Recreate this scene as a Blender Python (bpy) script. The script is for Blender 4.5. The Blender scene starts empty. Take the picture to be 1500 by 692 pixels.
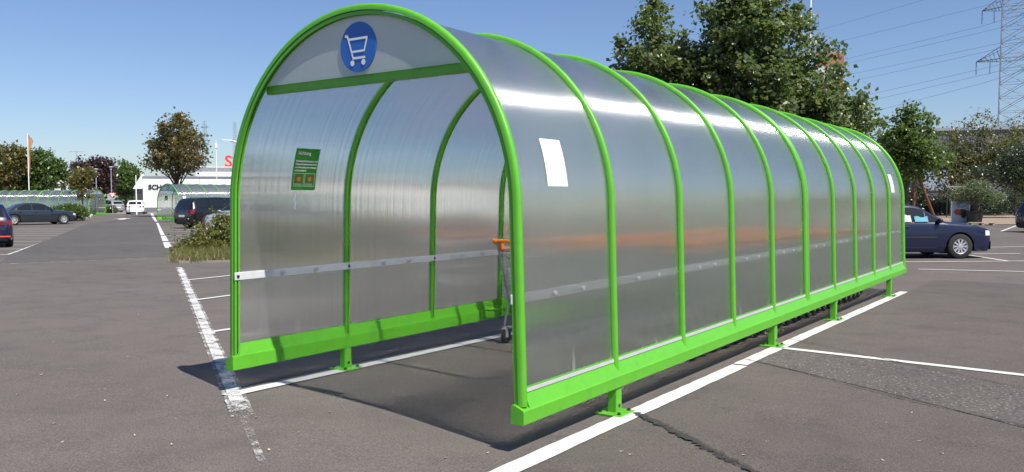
import bpy, math, random
import numpy as np
from mathutils import Matrix, Vector
rnd = random.Random(7)
S = bpy.context.scene
COL = S.collection
PI = math.pi

# ------------------------------------------------------------------ camera solved from the photograph
F = 1211.24
CAM = np.array([3.890, -3.764, 1.430])
yaw, pitch, roll = [math.radians(a) for a in (-35.282, 2.62, 0.195)]
f0 = np.array([math.sin(yaw)*math.cos(pitch), math.cos(yaw)*math.cos(pitch), -math.sin(pitch)])
r0 = np.array([math.cos(yaw), -math.sin(yaw), 0.0]); d0 = np.cross(f0, r0)
R_ = math.cos(roll)*r0 + math.sin(roll)*d0
D_ = -math.sin(roll)*r0 + math.cos(roll)*d0
cam_d = bpy.data.cameras.new('camera'); cam = bpy.data.objects.new('camera', cam_d); COL.objects.link(cam)
cam.matrix_world = Matrix(((R_[0], -D_[0], -f0[0], CAM[0]), (R_[1], -D_[1], -f0[1], CAM[1]), (R_[2], -D_[2], -f0[2], CAM[2]), (0, 0, 0, 1)))
cam_d.sensor_width = 36.0; cam_d.lens = 36.0*F/1500.0; cam_d.clip_start = 0.05; cam_d.clip_end = 3000
S.camera = cam

def gz(y):                                   # the car park falls gently away behind the shelter
    return -0.01134*min(max(y, -5.0), 13.0)
def ray(u, v): return (u-750)/F*R_ + (v-346)/F*D_ + f0
def at(u, v):                                # survey: ground point from a bearing in the photograph
    d = ray(u, v); z = 0.0
    for _ in range(25):
        P = CAM + d*(z-CAM[2])/d[2]; z = gz(P[1])
    return float(P[0]), float(P[1])
def dep(u, depth):                           # ground point on bearing u at a given depth
    P = CAM + ((u-750)/F*R_ + f0)*depth
    return float(P[0]), float(P[1])
def hgt(u, v, depth):                        # height above z=0 of bearing (u, v) at that depth
    P = CAM + ray(u, v)*depth
    return float(P[2])
HEAD_RIGHT = math.atan2(R_[1], R_[0])        # heading of a line square to the view

# ------------------------------------------------------------------ materials
def nt(name):
    m = bpy.data.materials.new(name); m.use_nodes = True
    t = m.node_tree; t.nodes.clear()
    o = t.nodes.new('ShaderNodeOutputMaterial')
    return m, t, o
def N(t, typ, **kw):
    n = t.nodes.new(typ)
    for k, v in kw.items():
        if hasattr(n, k): setattr(n, k, v)
        else: n.inputs[k.replace('_', ' ')].default_value = v
    return n
def ramp(t, stops, interp='LINEAR'):
    r = t.nodes.new('ShaderNodeValToRGB'); r.color_ramp.interpolation = interp
    e = r.color_ramp.elements
    while len(e) < len(stops): e.new(0.5)
    for el, (p, c) in zip(e, stops):
        el.position = p; el.color = (*c, 1) if len(c) == 3 else c
    return r
def math_n(t, op, a, b=None, c=None):
    n = t.nodes.new('ShaderNodeMath'); n.operation = op
    for i, x in enumerate((a, b, c)):
        if x is None: continue
        if isinstance(x, (int, float)): n.inputs[i].default_value = x
        else: t.links.new(x, n.inputs[i])
    return n.outputs[0]
def mixc(t, fac, a, b, blend='MIX'):
    n = t.nodes.new('ShaderNodeMix'); n.data_type = 'RGBA'; n.blend_type = blend
    for sock, x in ((n.inputs[0], fac), (n.inputs[6], a), (n.inputs[7], b)):
        if isinstance(x, (int, float)): sock.default_value = x
        elif isinstance(x, tuple): sock.default_value = (*x, 1) if len(x) == 3 else x
        else: t.links.new(x, sock)
    return n.outputs[2]
def noise(t, vec, scale, detail=4, rough=0.55, dim='3D'):
    n = t.nodes.new('ShaderNodeTexNoise'); n.noise_dimensions = dim
    n.inputs['Scale'].default_value = scale; n.inputs['Detail'].default_value = detail; n.inputs['Roughness'].default_value = rough
    if vec is not None: t.links.new(vec, n.inputs['Vector'])
    return n.outputs['Fac']

def paint(name, col, rough=0.4, metal=0.0, var=0.12, scale=6.0, bump=0.0, bscale=60.0, coat=0.0, dirt=None, spec=0.5, rvar=0.25):
    m, t, o = nt(name)
    co = N(t, 'ShaderNodeTexCoord').outputs['Object']
    f = noise(t, co, scale, 5, 0.6)
    c = mixc(t, f, tuple(x*(1-var) for x in col), tuple(min(1, x*(1+var)) for x in col))
    if dirt:
        f2 = noise(t, co, scale*0.6+1.3, 7, 0.7)
        r = ramp(t, [(0.52, (0, 0, 0)), (0.72, (1, 1, 1))]); t.links.new(f2, r.inputs[0])
        c = mixc(t, math_n(t, 'MULTIPLY', r.outputs[0], dirt[1]), c, dirt[0])
    b = N(t, 'ShaderNodeBsdfPrincipled')
    t.links.new(c, b.inputs['Base Color'])
    b.inputs['Metallic'].default_value = metal; b.inputs['Specular IOR Level'].default_value = spec
    rr = math_n(t, 'MULTIPLY_ADD', f, rvar, max(0.02, rough-rvar*0.5)); t.links.new(rr, b.inputs['Roughness'])
    if coat: b.inputs['Coat Weight'].default_value = coat; b.inputs['Coat Roughness'].default_value = 0.04
    if bump:
        bn = N(t, 'ShaderNodeBump', Strength=bump, Distance=0.01)
        t.links.new(noise(t, co, bscale, 5, 0.6), bn.inputs['Height']); t.links.new(bn.outputs[0], b.inputs['Normal'])
    t.links.new(b.outputs[0], o.inputs[0])
    return m

def leafmat(name, cols, trans=0.48, gloss=0.9):
    m, t, o = nt(name)
    g = N(t, 'ShaderNodeNewGeometry')
    n = len(cols)
    r = ramp(t, [((i+0.5)/n, c) for i, c in enumerate(cols)]); t.links.new(g.outputs['Random Per Island'], r.inputs[0])
    d = N(t, 'ShaderNodeBsdfPrincipled', Roughness=0.38); d.inputs['Specular IOR Level'].default_value = gloss
    t.links.new(r.outputs[0], d.inputs['Base Color'])
    tr = N(t, 'ShaderNodeBsdfTranslucent')
    t.links.new(mixc(t, 0.5, r.outputs[0], (0.16, 0.2, 0.02), 'ADD'), tr.inputs[0])
    mx = N(t, 'ShaderNodeMixShader', Fac=trans)
    t.links.new(d.outputs[0], mx.inputs[1]); t.links.new(tr.outputs[0], mx.inputs[2]); t.links.new(mx.outputs[0], o.inputs[0])
    return m

def asphalt_mat(name, base, spots=0.5, coarse=1.0):
    m, t, o = nt(name)
    co = N(t, 'ShaderNodeTexCoord').outputs['Object']
    big = noise(t, co, 0.18, 5, 0.62); mid = noise(t, co, 1.7, 6, 0.65); fine = noise(t, co, 90/coarse, 3, 0.7)
    c = mixc(t, big, tuple(x*0.70 for x in base), tuple(x*1.28 for x in base))
    rm = ramp(t, [(0.30, (0.74, 0.74, 0.75)), (0.5, (1, 1, 1)), (0.72, (1.12, 1.11, 1.09))]); t.links.new(mid, rm.inputs[0])
    c = mixc(t, 0.7, c, rm.outputs[0], 'MULTIPLY')
    rf = ramp(t, [(0.30, (0.42, 0.42, 0.43)), (0.5, (1, 1, 1)), (0.70, (1.62, 1.6, 1.57))]); t.links.new(fine, rf.inputs[0])
    c = mixc(t, 0.75, c, rf.outputs[0], 'MULTIPLY')
    vo = N(t, 'ShaderNodeTexVoronoi', Scale=75/coarse); t.links.new(co, vo.inputs['Vector'])
    rv = ramp(t, [(0.0, (1, 1, 1)), (0.16, (1, 1, 1)), (0.22, (0, 0, 0))]); t.links.new(vo.outputs['Distance'], rv.inputs[0])
    pick = N(t, 'ShaderNodeSeparateColor'); t.links.new(vo.outputs['Color'], pick.inputs[0])
    pk = math_n(t, 'GREATER_THAN', pick.outputs[0], 1-0.22*spots)
    c = mixc(t, math_n(t, 'MULTIPLY', rv.outputs[0], pk), c, (0.30, 0.29, 0.27))
    v2 = N(t, 'ShaderNodeTexVoronoi', Scale=26/coarse); t.links.new(co, v2.inputs['Vector'])
    r2_ = ramp(t, [(0.0, (1, 1, 1)), (0.13, (1, 1, 1)), (0.2, (0, 0, 0))]); t.links.new(v2.outputs['Distance'], r2_.inputs[0])
    p2_ = N(t, 'ShaderNodeSeparateColor'); t.links.new(v2.outputs['Color'], p2_.inputs[0])
    c = mixc(t, math_n(t, 'MULTIPLY', r2_.outputs[0], math_n(t, 'MULTIPLY', math_n(t, 'GREATER_THAN', p2_.outputs[1], 1-0.16*spots), 0.7)), c, tuple(x*0.35 for x in base))
    # oil drips and tyre scuffs
    oil = noise(t, co, 0.9, 3, 0.5); ro = ramp(t, [(0.66, (0, 0, 0)), (0.76, (1, 1, 1))]); t.links.new(oil, ro.inputs[0])
    c = mixc(t, math_n(t, 'MULTIPLY', ro.outputs[0], 0.35), c, tuple(x*0.45 for x in base))
    b = N(t, 'ShaderNodeBsdfPrincipled', Roughness=0.88); b.inputs['Specular IOR Level'].default_value = 0.3
    t.links.new(c, b.inputs['Base Color'])
    bn = N(t, 'ShaderNodeBump', Strength=0.55, Distance=0.004*coarse)
    t.links.new(math_n(t, 'ADD', fine, math_n(t, 'MULTIPLY', mid, 0.5)), bn.inputs['Height']); t.links.new(bn.outputs[0], b.inputs['Normal'])
    t.links.new(b.outputs[0], o.inputs[0])
    return m

def line_mat(name, wear, c1=(0.44, 0.43, 0.40), c2=(0.76, 0.75, 0.72), soft=0.03):
    """worn road paint: the asphalt shows through in flecks"""
    m, t, o = nt(name)
    co = N(t, 'ShaderNodeTexCoord').outputs['Object']
    f = math_n(t, 'ADD', math_n(t, 'MULTIPLY', noise(t, co, 4.5, 6, 0.75), 0.5), math_n(t, 'MULTIPLY', noise(t, co, 95, 4, 0.75), 0.5))
    r = ramp(t, [(wear-soft, (0, 0, 0)), (wear+soft, (1, 1, 1))]); t.links.new(f, r.inputs[0])
    c = mixc(t, noise(t, co, 8, 5, 0.7), c1, c2)
    b = N(t, 'ShaderNodeBsdfPrincipled', Roughness=0.7); t.links.new(c, b.inputs['Base Color'])
    tr = N(t, 'ShaderNodeBsdfTransparent'); mx = N(t, 'ShaderNodeMixShader'); t.links.new(r.outputs[0], mx.inputs[0])
    t.links.new(tr.outputs[0], mx.inputs[1]); t.links.new(b.outputs[0], mx.inputs[2]); t.links.new(mx.outputs[0], o.inputs[0])
    return m

def panel_mat():
    """fluted polycarbonate: the flutes run round the hoop, so it blurs along the length of the shelter only"""
    m, t, o = nt('fluted_polycarbonate')
    tc = N(t, 'ShaderNodeTexCoord'); g = N(t, 'ShaderNodeNewGeometry')
    sx = N(t, 'ShaderNodeSeparateXYZ'); t.links.new(tc.outputs['Object'], sx.inputs[0])
    rn = N(t, 'ShaderNodeObjectInfo').outputs['Random']
    yy = math_n(t, 'MULTIPLY_ADD', rn, 37.0, sx.outputs['Y'])
    q = math_n(t, 'SUBTRACT', math_n(t, 'DIVIDE', sx.outputs['Y'], 1.07), 0.5)
    smile = math_n(t, 'ADD', math_n(t, 'MULTIPLY', math_n(t, 'MULTIPLY', q, q), 0.06), math_n(t, 'MULTIPLY', math_n(t, 'SUBTRACT', math_n(t, 'FRACT', math_n(t, 'MULTIPLY', rn, 7.3)), 0.5), 0.035))
    def wn(scale, off):
        w = t.nodes.new('ShaderNodeTexWhiteNoise'); w.noise_dimensions = '1D'
        t.links.new(math_n(t, 'MULTIPLY_ADD', sx.outputs['Y'], scale, off), w.inputs['W']); return w.outputs['Value']
    tri = math_n(t, 'SUBTRACT', math_n(t, 'ADD', wn(91733.0, 3.1), wn(57191.0, 17.7)), 1.0)
    st = t.nodes.new('ShaderNodeTexNoise'); st.noise_dimensions = '1D'; st.inputs['Scale'].default_value = 34; st.inputs['Detail'].default_value = 5; st.inputs['Roughness'].default_value = 0.75
    t.links.new(yy, st.inputs['W'])
    flute = math_n(t, 'MULTIPLY', math_n(t, 'SUBTRACT', st.outputs['Fac'], 0.5), math_n(t, 'MULTIPLY_ADD', g.outputs['Backfacing'], 0.9, 0.18))
    ax = N(t, 'ShaderNodeVectorTransform', vector_type='VECTOR', convert_from='OBJECT', convert_to='WORLD'); ax.inputs[0].default_value = (0, 1, 0)
    def bent(k, wave):
        v = N(t, 'ShaderNodeVectorMath', operation='SCALE'); t.links.new(ax.outputs[0], v.inputs[0])
        t.links.new(math_n(t, 'MULTIPLY', math_n(t, 'ADD', tri, flute), k), v.inputs['Scale'])
        a = N(t, 'ShaderNodeVectorMath', operation='ADD'); t.links.new(g.outputs['Normal'], a.inputs[0]); t.links.new(v.outputs[0], a.inputs[1])
        # sheets are never quite flat: long soft ripples
        w = t.nodes.new('ShaderNodeTexNoise'); w.inputs['Scale'].default_value = 1.5; w.inputs['Detail'].default_value = 1
        pv = N(t, 'ShaderNodeCombineXYZ'); t.links.new(sx.outputs['X'], pv.inputs[0]); t.links.new(yy, pv.inputs[1]); t.links.new(sx.outputs['Z'], pv.inputs[2]); t.links.new(pv.outputs[0], w.inputs['Vector'])
        tg = N(t, 'ShaderNodeVectorMath', operation='CROSS_PRODUCT'); t.links.new(ax.outputs[0], tg.inputs[0]); t.links.new(g.outputs['Normal'], tg.inputs[1])
        tq = N(t, 'ShaderNodeVectorMath', operation='SCALE'); t.links.new(tg.outputs[0], tq.inputs[0]); t.links.new(smile, tq.inputs['Scale'])
        a3 = N(t, 'ShaderNodeVectorMath', operation='ADD'); t.links.new(a.outputs[0], a3.inputs[0]); t.links.new(tq.outputs[0], a3.inputs[1])
        wv = N(t, 'ShaderNodeVectorMath', operation='SUBTRACT'); t.links.new(w.outputs['Color'], wv.inputs[0]); wv.inputs[1].default_value = (0.5, 0.5, 0.5)
        ws = N(t, 'ShaderNodeVectorMath', operation='SCALE'); t.links.new(wv.outputs[0], ws.inputs[0]); ws.inputs['Scale'].default_value = wave
        a2 = N(t, 'ShaderNodeVectorMath', operation='ADD'); t.links.new(a3.outputs[0], a2.inputs[0]); t.links.new(ws.outputs[0], a2.inputs[1])
        n = N(t, 'ShaderNodeVectorMath', operation='NORMALIZE'); t.links.new(a2.outputs[0], n.inputs[0]); return n.outputs[0]
    # transmission, blurred along the flutes' cross direction
    rf = N(t, 'ShaderNodeBsdfRefraction', Roughness=0.24); rf.inputs['Color'].default_value = (0.90, 0.92, 0.87, 1)
    ior = math_n(t, 'MULTIPLY_ADD', g.outputs['Backfacing'], 1/1.12-1.12, 1.12); t.links.new(ior, rf.inputs['IOR'])
    t.links.new(bent(0.9, 0.06), rf.inputs['Normal'])
    tl = N(t, 'ShaderNodeBsdfTranslucent'); tl.inputs[0].default_value = (0.58, 0.60, 0.57, 1)
    df = N(t, 'ShaderNodeBsdfDiffuse'); df.inputs[0].default_value = (0.46, 0.47, 0.43, 1)
    tp = N(t, 'ShaderNodeBsdfTransparent'); tp.inputs[0].default_value = (0.93, 0.96, 0.95, 1)
    def mixs(fac, a, b):
        x = N(t, 'ShaderNodeMixShader')
        if isinstance(fac, float): x.inputs[0].default_value = fac
        else: t.links.new(fac, x.inputs[0])
        t.links.new(a, x.inputs[1]); t.links.new(b, x.inputs[2]); return x.outputs[0]
    sr = ramp(t, [(0.36, (0.06, 0.06, 0.06)), (0.5, (0.20, 0.20, 0.20)), (0.68, (0.42, 0.42, 0.42))]); t.links.new(st.outputs['Fac'], sr.inputs[0])
    s1 = mixs(math_n(t, 'MULTIPLY_ADD', math_n(t, 'MULTIPLY', g.outputs['Backfacing'], 0.5), math_n(t, 'SUBTRACT', sr.outputs[0], 0.17), 0.15), rf.outputs[0], tl.outputs[0])
    s1 = mixs(0.09, s1, df.outputs[0])
    lw = N(t, 'ShaderNodeLayerWeight'); lw.inputs['Blend'].default_value = 0.5
    # twin walls are clear looked at squarely and milky looked at aslant
    cl = ramp(t, [(0.0, (0.66, 0.66, 0.66)), (0.12, (0.52, 0.52, 0.52)), (0.20, (0.10, 0.10, 0.10)), (0.32, (0.045, 0.045, 0.045))]); t.links.new(lw.outputs['Facing'], cl.inputs[0])
    s1 = mixs(cl.outputs[0], s1, tp.outputs[0])
    # four skins of plastic reflect more than one
    fr = math_n(t, 'MULTIPLY_ADD', math_n(t, 'POWER', lw.outputs['Facing'], 2.4), 0.50, 0.27)
    gl = N(t, 'ShaderNodeBsdfGlossy', Roughness=0.13); gl.inputs['Color'].default_value = (0.93, 0.95, 0.96, 1)
    t.links.new(bent(0.14, 0.045), gl.inputs['Normal'])
    gw = N(t, 'ShaderNodeBsdfGlossy', Roughness=0.155); gw.inputs['Color'].default_value = (0.93, 0.95, 0.96, 1)
    t.links.new(bent(1.5, 0.015), gw.inputs['Normal'])
    s2 = mixs(fr, s1, mixs(0.5, gl.outputs[0], gw.outputs[0]))
    # lime and dirt that has run down and dried near the foot of the sheets
    cs = N(t, 'ShaderNodeCombineXYZ'); t.links.new(math_n(t, 'MULTIPLY', yy, 14.0), cs.inputs[1]); t.links.new(math_n(t, 'MULTIPLY', sx.outputs['Z'], 3.0), cs.inputs[2])
    n1 = noise(t, cs.outputs[0], 1.0, 6, 0.7)
    low = math_n(t, 'MULTIPLY', math_n(t, 'SUBTRACT', 0.50, sx.outputs['Z']), 0.85)
    msk = ramp(t, [(0.64, (0, 0, 0)), (0.74, (1, 1, 1))]); t.links.new(math_n(t, 'ADD', n1, math_n(t, 'MAXIMUM', low, -0.3)), msk.inputs[0])
    lime = N(t, 'ShaderNodeBsdfDiffuse'); lime.inputs[0].default_value = (0.55, 0.55, 0.53, 1)
    s3 = mixs(math_n(t, 'MULTIPLY', msk.outputs[0], 0.22), s2, lime.outputs[0])
    t.links.new(s3, o.inputs[0])
    return m

M = {}
M['green'] = paint('green_powder_coat', (0.105, 0.41, 0.024), 0.40, var=0.10, scale=14, dirt=((0.085, 0.22, 0.05), 0.38))
M['panel'] = panel_mat()
M['steel'] = paint('galvanised_steel', (0.50, 0.51, 0.52), 0.42, metal=0.6, var=0.18, scale=25)
M['alu'] = paint('mill_aluminium', (0.62, 0.625, 0.63), 0.42, metal=0.1, var=0.14, scale=20)
M['gasket'] = paint('grey_gasket', (0.42, 0.42, 0.42), 0.5, var=0.12, scale=15)
M['black'] = paint('black_rubber', (0.018, 0.018, 0.019), 0.7)
M['bolt'] = paint('dark_bolt', (0.06, 0.06, 0.06), 0.4, metal=0.6)
M['sheet'] = paint('white_paper', (0.80, 0.80, 0.80), 0.5, var=0.03)
def board_mat():
    m, t, o = nt('milky_board'); co = N(t, 'ShaderNodeTexCoord').outputs['Object']
    b = N(t, 'ShaderNodeBsdfPrincipled', Roughness=0.35); b.inputs['Base Color'].default_value = (0.47, 0.54, 0.56, 1)
    tl = N(t, 'ShaderNodeBsdfTranslucent'); tl.inputs[0].default_value = (0.80, 0.85, 0.87, 1)
    mx = N(t, 'ShaderNodeMixShader'); t.links.new(math_n(t, 'MULTIPLY_ADD', noise(t, co, 3, 4), 0.1, 0.42), mx.inputs[0])
    t.links.new(b.outputs[0], mx.inputs[1]); t.links.new(tl.outputs[0], mx.inputs[2]); t.links.new(mx.outputs[0], o.inputs[0]); return m
M['hdr'] = board_mat() or paint('grey_board', (0.235, 0.275, 0.285), 0.38, var=0.06, scale=3)
M['blue'] = paint('blue_sign', (0.022, 0.13, 0.47), 0.4, var=0.04)
M['white'] = paint('white_paint', (0.80, 0.80, 0.79), 0.5, var=0.05)
M['notice'] = paint('dark_green_sticker', (0.022, 0.21, 0.018), 0.4, var=0.05)
M['amber'] = paint('amber_print', (0.42, 0.30, 0.05), 0.5)
M['redbrown'] = paint('red_ring_print', (0.33, 0.05, 0.02), 0.5)
M['orange'] = paint('orange_plastic', (0.88, 0.23, 0.016), 0.4)
M['asphalt'] = asphalt_mat('asphalt', (0.124, 0.108, 0.096))
M['asphalt2'] = asphalt_mat('rough_asphalt', (0.100, 0.089, 0.080), 3.0, 2.7)
M['asphalt3'] = asphalt_mat('lane_asphalt', (0.098, 0.090, 0.084))
M['asphalt4'] = asphalt_mat('bay_asphalt', (0.104, 0.089, 0.079))
M['tar'] = line_mat('tar_seam', 0.44, (0.022, 0.021, 0.020), (0.055, 0.05, 0.046), 0.06)
M['line'] = line_mat('white_line', 0.36)
M['line_old'] = line_mat('worn_line', 0.46)
M['line_faint'] = line_mat('faint_line', 0.525)
M['line_gone'] = line_mat('nearly_gone_line', 0.565, soft=0.05)
M['kerb'] = paint('kerb_stone', (0.21, 0.195, 0.18), 0.85, var=0.25, scale=5, bump=0.3)
M['soil'] = paint('dry_soil', (0.20, 0.155, 0.10), 0.95, var=0.35, scale=4, bump=0.6, bscale=25)
M['sand'] = paint('sandy_gravel', (0.27, 0.21, 0.145), 0.95, var=0.3, scale=1.2, bump=0.5, bscale=30)
M['lawn'] = paint('dry_lawn', (0.075, 0.085, 0.028), 0.95, var=0.4, scale=1.5, bump=0.5, bscale=25)
M['bark'] = paint('bark', (0.085, 0.068, 0.05), 0.9, var=0.35, scale=8, bump=0.6, bscale=18)
M['stake'] = paint('stained_stake', (0.14, 0.045, 0.022), 0.8, var=0.25)
M['glass'] = paint('dark_car_glass', (0.012, 0.015, 0.017), 0.04, var=0.0, spec=0.6, rvar=0.02)
M['tyre'] = paint('tyre', (0.022, 0.022, 0.023), 0.85)
M['rim'] = paint('alloy', (0.52, 0.52, 0.53), 0.34, metal=0.5)
M['lamp'] = paint('lamp_glass', (0.62, 0.65, 0.68), 0.15, var=0.1, scale=30, coat=1.0)
M['tail'] = paint('tail_glass', (0.20, 0.008, 0.008), 0.2, coat=1.0)
M['wallw'] = paint('white_render', (0.78, 0.78, 0.77), 0.8, var=0.05, scale=0.4)
M['wallg'] = paint('grey_cladding', (0.15, 0.155, 0.165), 0.7, var=0.12, scale=0.3)
M['wallc'] = paint('pale_render', (0.62, 0.60, 0.56), 0.8, var=0.06)
M['bglass'] = paint('window_glass', (0.03, 0.04, 0.05), 0.15, coat=1.0)
M['letter'] = paint('dark_letters', (0.02, 0.02, 0.022), 0.5)
M['red'] = paint('red_letters', (0.72, 0.05, 0.03), 0.45)
M['dblue'] = paint('blue_letters', (0.02, 0.06, 0.30), 0.45)
M['sky_panel'] = paint('pale_sign_panel', (0.36, 0.42, 0.50), 0.5)
M['pylon'] = paint('pylon_steel', (0.22, 0.25, 0.29), 0.6, metal=0.2)
M['wire'] = paint('power_wire', (0.20, 0.25, 0.34), 0.6)
M['flag'] = paint('orange_flag', (0.42, 0.23, 0.12), 0.8)
M['pot'] = paint('black_pot', (0.02, 0.02, 0.02), 0.6)
M['board'] = paint('printed_board', (0.36, 0.40, 0.50), 0.5, var=0.06)
M['wood'] = paint('pallet_wood', (0.42, 0.35, 0.25), 0.85, var=0.25)
M['fence'] = paint('fence_green', (0.03, 0.045, 0.035), 0.6)
M['teal'] = paint('teal_bag', (0.04, 0.26, 0.34), 0.6)

# ------------------------------------------------------------------ mesh helpers
class MB:
    def __init__(s): s.v = []; s.f = []
    def add(s, vs, fs):
        b = len(s.v); s.v += [tuple(map(float, p)) for p in vs]; s.f += [tuple(b+i for i in f) for f in fs]; return s
    def box(s, c, size, bev=0.0, rz=0.0, mat=None):
        x, y, z = [a/2 for a in size]
        if bev:
            b = min(bev, x*.9, y*.9, z*.9); prof = [(-x, -y+b), (-x, y-b), (-x+b, y), (x-b, y), (x, y-b), (x, -y+b), (x-b, -y), (-x+b, -y)]
            rings = [(-z, 1), (-z+b, 0), (z-b, 0), (z, 1)]; vs = []
            for zz, ins in rings:
                for (px, py) in prof:
                    vs.append((px*(1-ins*b/x), py*(1-ins*b/y), zz))
            fs = [tuple(range(7, -1, -1)), tuple(range(24, 32))]
            for k in range(3):
                for i in range(8): j = (i+1) % 8; fs.append((k*8+j, k*8+i, k*8+8+i, k*8+8+j))
            fs = [f if n < 2 else f[::-1] for n, f in enumerate(fs)]
            fs = [fs[0][::-1], fs[1][::-1]] + fs[2:]
        else:
            vs = [(i, j, k) for k in (-z, z) for j in (-y, y) for i in (-x, x)]
            fs = [(0, 2, 3, 1), (4, 5, 7, 6), (0, 1, 5, 4), (2, 6, 7, 3), (0, 4, 6, 2), (1, 3, 7, 5)]
        ca, sa = math.cos(rz), math.sin(rz)
        vs = [(c[0]+ca*p[0]-sa*p[1], c[1]+sa*p[0]+ca*p[1], c[2]+p[2]) for p in vs]
        return s.add(vs, fs)
    def tube(s, pts, r, n=8, cap=True):
        pts = [Vector(p) for p in pts]; rs = r if isinstance(r, (list, tuple)) else [r]*len(pts)
        up = Vector((0, 0, 1)); vs = []; prev = None
        for i, p in enumerate(pts):
            d = (pts[min(i+1, len(pts)-1)]-pts[max(i-1, 0)]).normalized()
            if prev is None:
                a = d.cross(up if abs(d.z) < .9 else Vector((1, 0, 0))).normalized()
            else:
                a = (prev - d*prev.dot(d)).normalized()
            prev = a; b = d.cross(a)
            for k in range(n):
                t = 2*PI*k/n; vs.append(p+(a*math.cos(t)+b*math.sin(t))*rs[i])
        fs = []
        for i in range(len(pts)-1):
            for k in range(n): l = (k+1) % n; fs.append((i*n+k, i*n+l, i*n+n+l, i*n+n+k))
        if cap: fs += [tuple(range(n-1, -1, -1)), tuple(range((len(pts)-1)*n, len(pts)*n))]
        return s.add(vs, fs)
    def lathe(s, prof, c=(0, 0, 0), axis='z', n=24):
        vs = []
        for (r, h) in prof:
            for k in range(n):
                t = 2*PI*k/n; a, b = r*math.cos(t), r*math.sin(t)
                vs.append({'z': (c[0]+a, c[1]+b, c[2]+h), 'y': (c[0]+a, c[1]+h, c[2]+b), 'x': (c[0]+h, c[1]+a, c[2]+b)}[axis])
        fs = []
        for i in range(len(prof)-1):
            for k in range(n): l = (k+1) % n; fs.append((i*n+k, i*n+l, i*n+n+l, i*n+n+k))
        return s.add(vs, fs)
    def poly(s, pts): return s.add(pts, [tuple(range(len(pts)))])
    def grid(s, rows):
        n = len(rows[0]); vs = [p for r in rows for p in r]
        return s.add(vs, [(i*n+k, i*n+k+1, i*n+n+k+1, i*n+n+k) for i in range(len(rows)-1) for k in range(n-1)])
    def prism(s, out, lo, hi, axis='y'):
        """extrude a 2-D outline (a, b) along an axis"""
        n = len(out)
        def P(a, b, h): return {'y': (a, h, b), 'x': (h, a, b), 'z': (a, b, h)}[axis]
        vs = [P(a, b, lo) for a, b in out]+[P(a, b, hi) for a, b in out]
        return s.add(vs, [tuple(range(n)), tuple(range(2*n-1, n-1, -1))]+[(i, (i+1) % n+n*0, (i+1) % n+n, i+n)[::-1] for i in range(n)])
    def build(s, name, mat, parent=None, smooth=None, label=None, cat=None, group=None, kind=None):
        me = bpy.data.meshes.new(name); me.from_pydata(s.v, [], s.f); me.validate()
        import bmesh
        bm = bmesh.new(); bm.from_mesh(me); bmesh.ops.recalc_face_normals(bm, faces=bm.faces); bm.to_mesh(me); bm.free()
        return link(name, me, mat, parent, smooth, label, cat, group, kind)

def link(name, me, mat, parent=None, smooth=None, label=None, cat=None, group=None, kind=None):
    if mat: me.materials.append(mat)
    if smooth is not None:
        me.polygons.foreach_set('use_smooth', [True]*len(me.polygons))
        if smooth < 170: me.set_sharp_from_angle(angle=math.radians(smooth))
    o = bpy.data.objects.new(name, me); COL.objects.link(o)
    if parent: o.parent = parent
    return tag(o, label, cat, group, kind)
def tag(o, label=None, cat=None, group=None, kind=None):
    for k, v in (('label', label), ('category', cat), ('group', group), ('kind', kind)):
        if v: o[k] = v
    return o
def thing(name, label, cat, loc=(0, 0, 0), rz=0.0, group=None):
    o = bpy.data.objects.new(name, None); COL.objects.link(o); o.location = loc; o.rotation_euler = (0, 0, rz); o.empty_display_size = 0.2
    return tag(o, label, cat, group)
def copy_tree(o, parent=None, skip=()):
    c = o.copy(); COL.objects.link(c)
    if parent is not None: c.parent = parent
    for ch in o.children:
        if not any(k in ch.name for k in skip): copy_tree(ch, c, skip)
    return c
def text_mesh(body, size=1.0, bold=0.0, extrude=0.0):
    cu = bpy.data.curves.new('lettering', 'FONT'); cu.body = body; cu.size = size; cu.offset = bold; cu.extrude = extrude
    cu.resolution_u = 3
    ob = bpy.data.objects.new('lettering', cu); COL.objects.link(ob)
    dg = bpy.context.evaluated_depsgraph_get(); me = bpy.data.meshes.new_from_object(ob.evaluated_get(dg))
    bpy.data.objects.remove(ob); bpy.data.curves.remove(cu)
    me.materials.clear()
    return me
def map_mesh(me, fn):
    n = len(me.vertices); a = np.empty(n*3); me.vertices.foreach_get('co', a)
    a = a.reshape(-1, 3); b = np.array([fn(*p) for p in a]).ravel()
    me.vertices.foreach_set('co', b); me.update(); return me

# ------------------------------------------------------------------ the ground
def strip_pts(pts, z): return [(x, y, gz(y)+z) for x, y in pts]
ys = [-250, -60, -20, -5, -2, 1, 4, 7, 10, 13, 40, 120, 900]; xs = [-900, -300, -100, -40, -15, -6, 0, 6, 15, 60, 300, 900]
MB().grid([[(x, y, gz(y)) for x in xs] for y in ys]).build('ground', M['asphalt'], kind='structure')

def marking(mb, P, Q, w, z=0.009, seg=1):
    """a painted stripe from P to Q (ground coordinates), draped on the fall of the ground"""
    P = np.array(P); Q = np.array(Q); d = (Q-P)/np.linalg.norm(Q-P); n = np.array([-d[1], d[0]])*w/2
    k = max(seg, int(np.linalg.norm(Q-P)/1.5)); rows = []
    k = max(k, min(160, int(np.linalg.norm(Q-P)/0.12)))
    for i in range(k+1):
        c = P+(Q-P)*i/k; a, b = c+n*(1+rnd.gauss(0, .035)), c-n*(1+rnd.gauss(0, .035))
        rows.append([(a[0], a[1], gz(a[1])+z), (b[0], b[1], gz(b[1])+z)])
    mb.grid(rows)
def stripe_px(mb, a, b, w, z=0.009): marking(mb, at(*a), at(*b), w, z)

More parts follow.
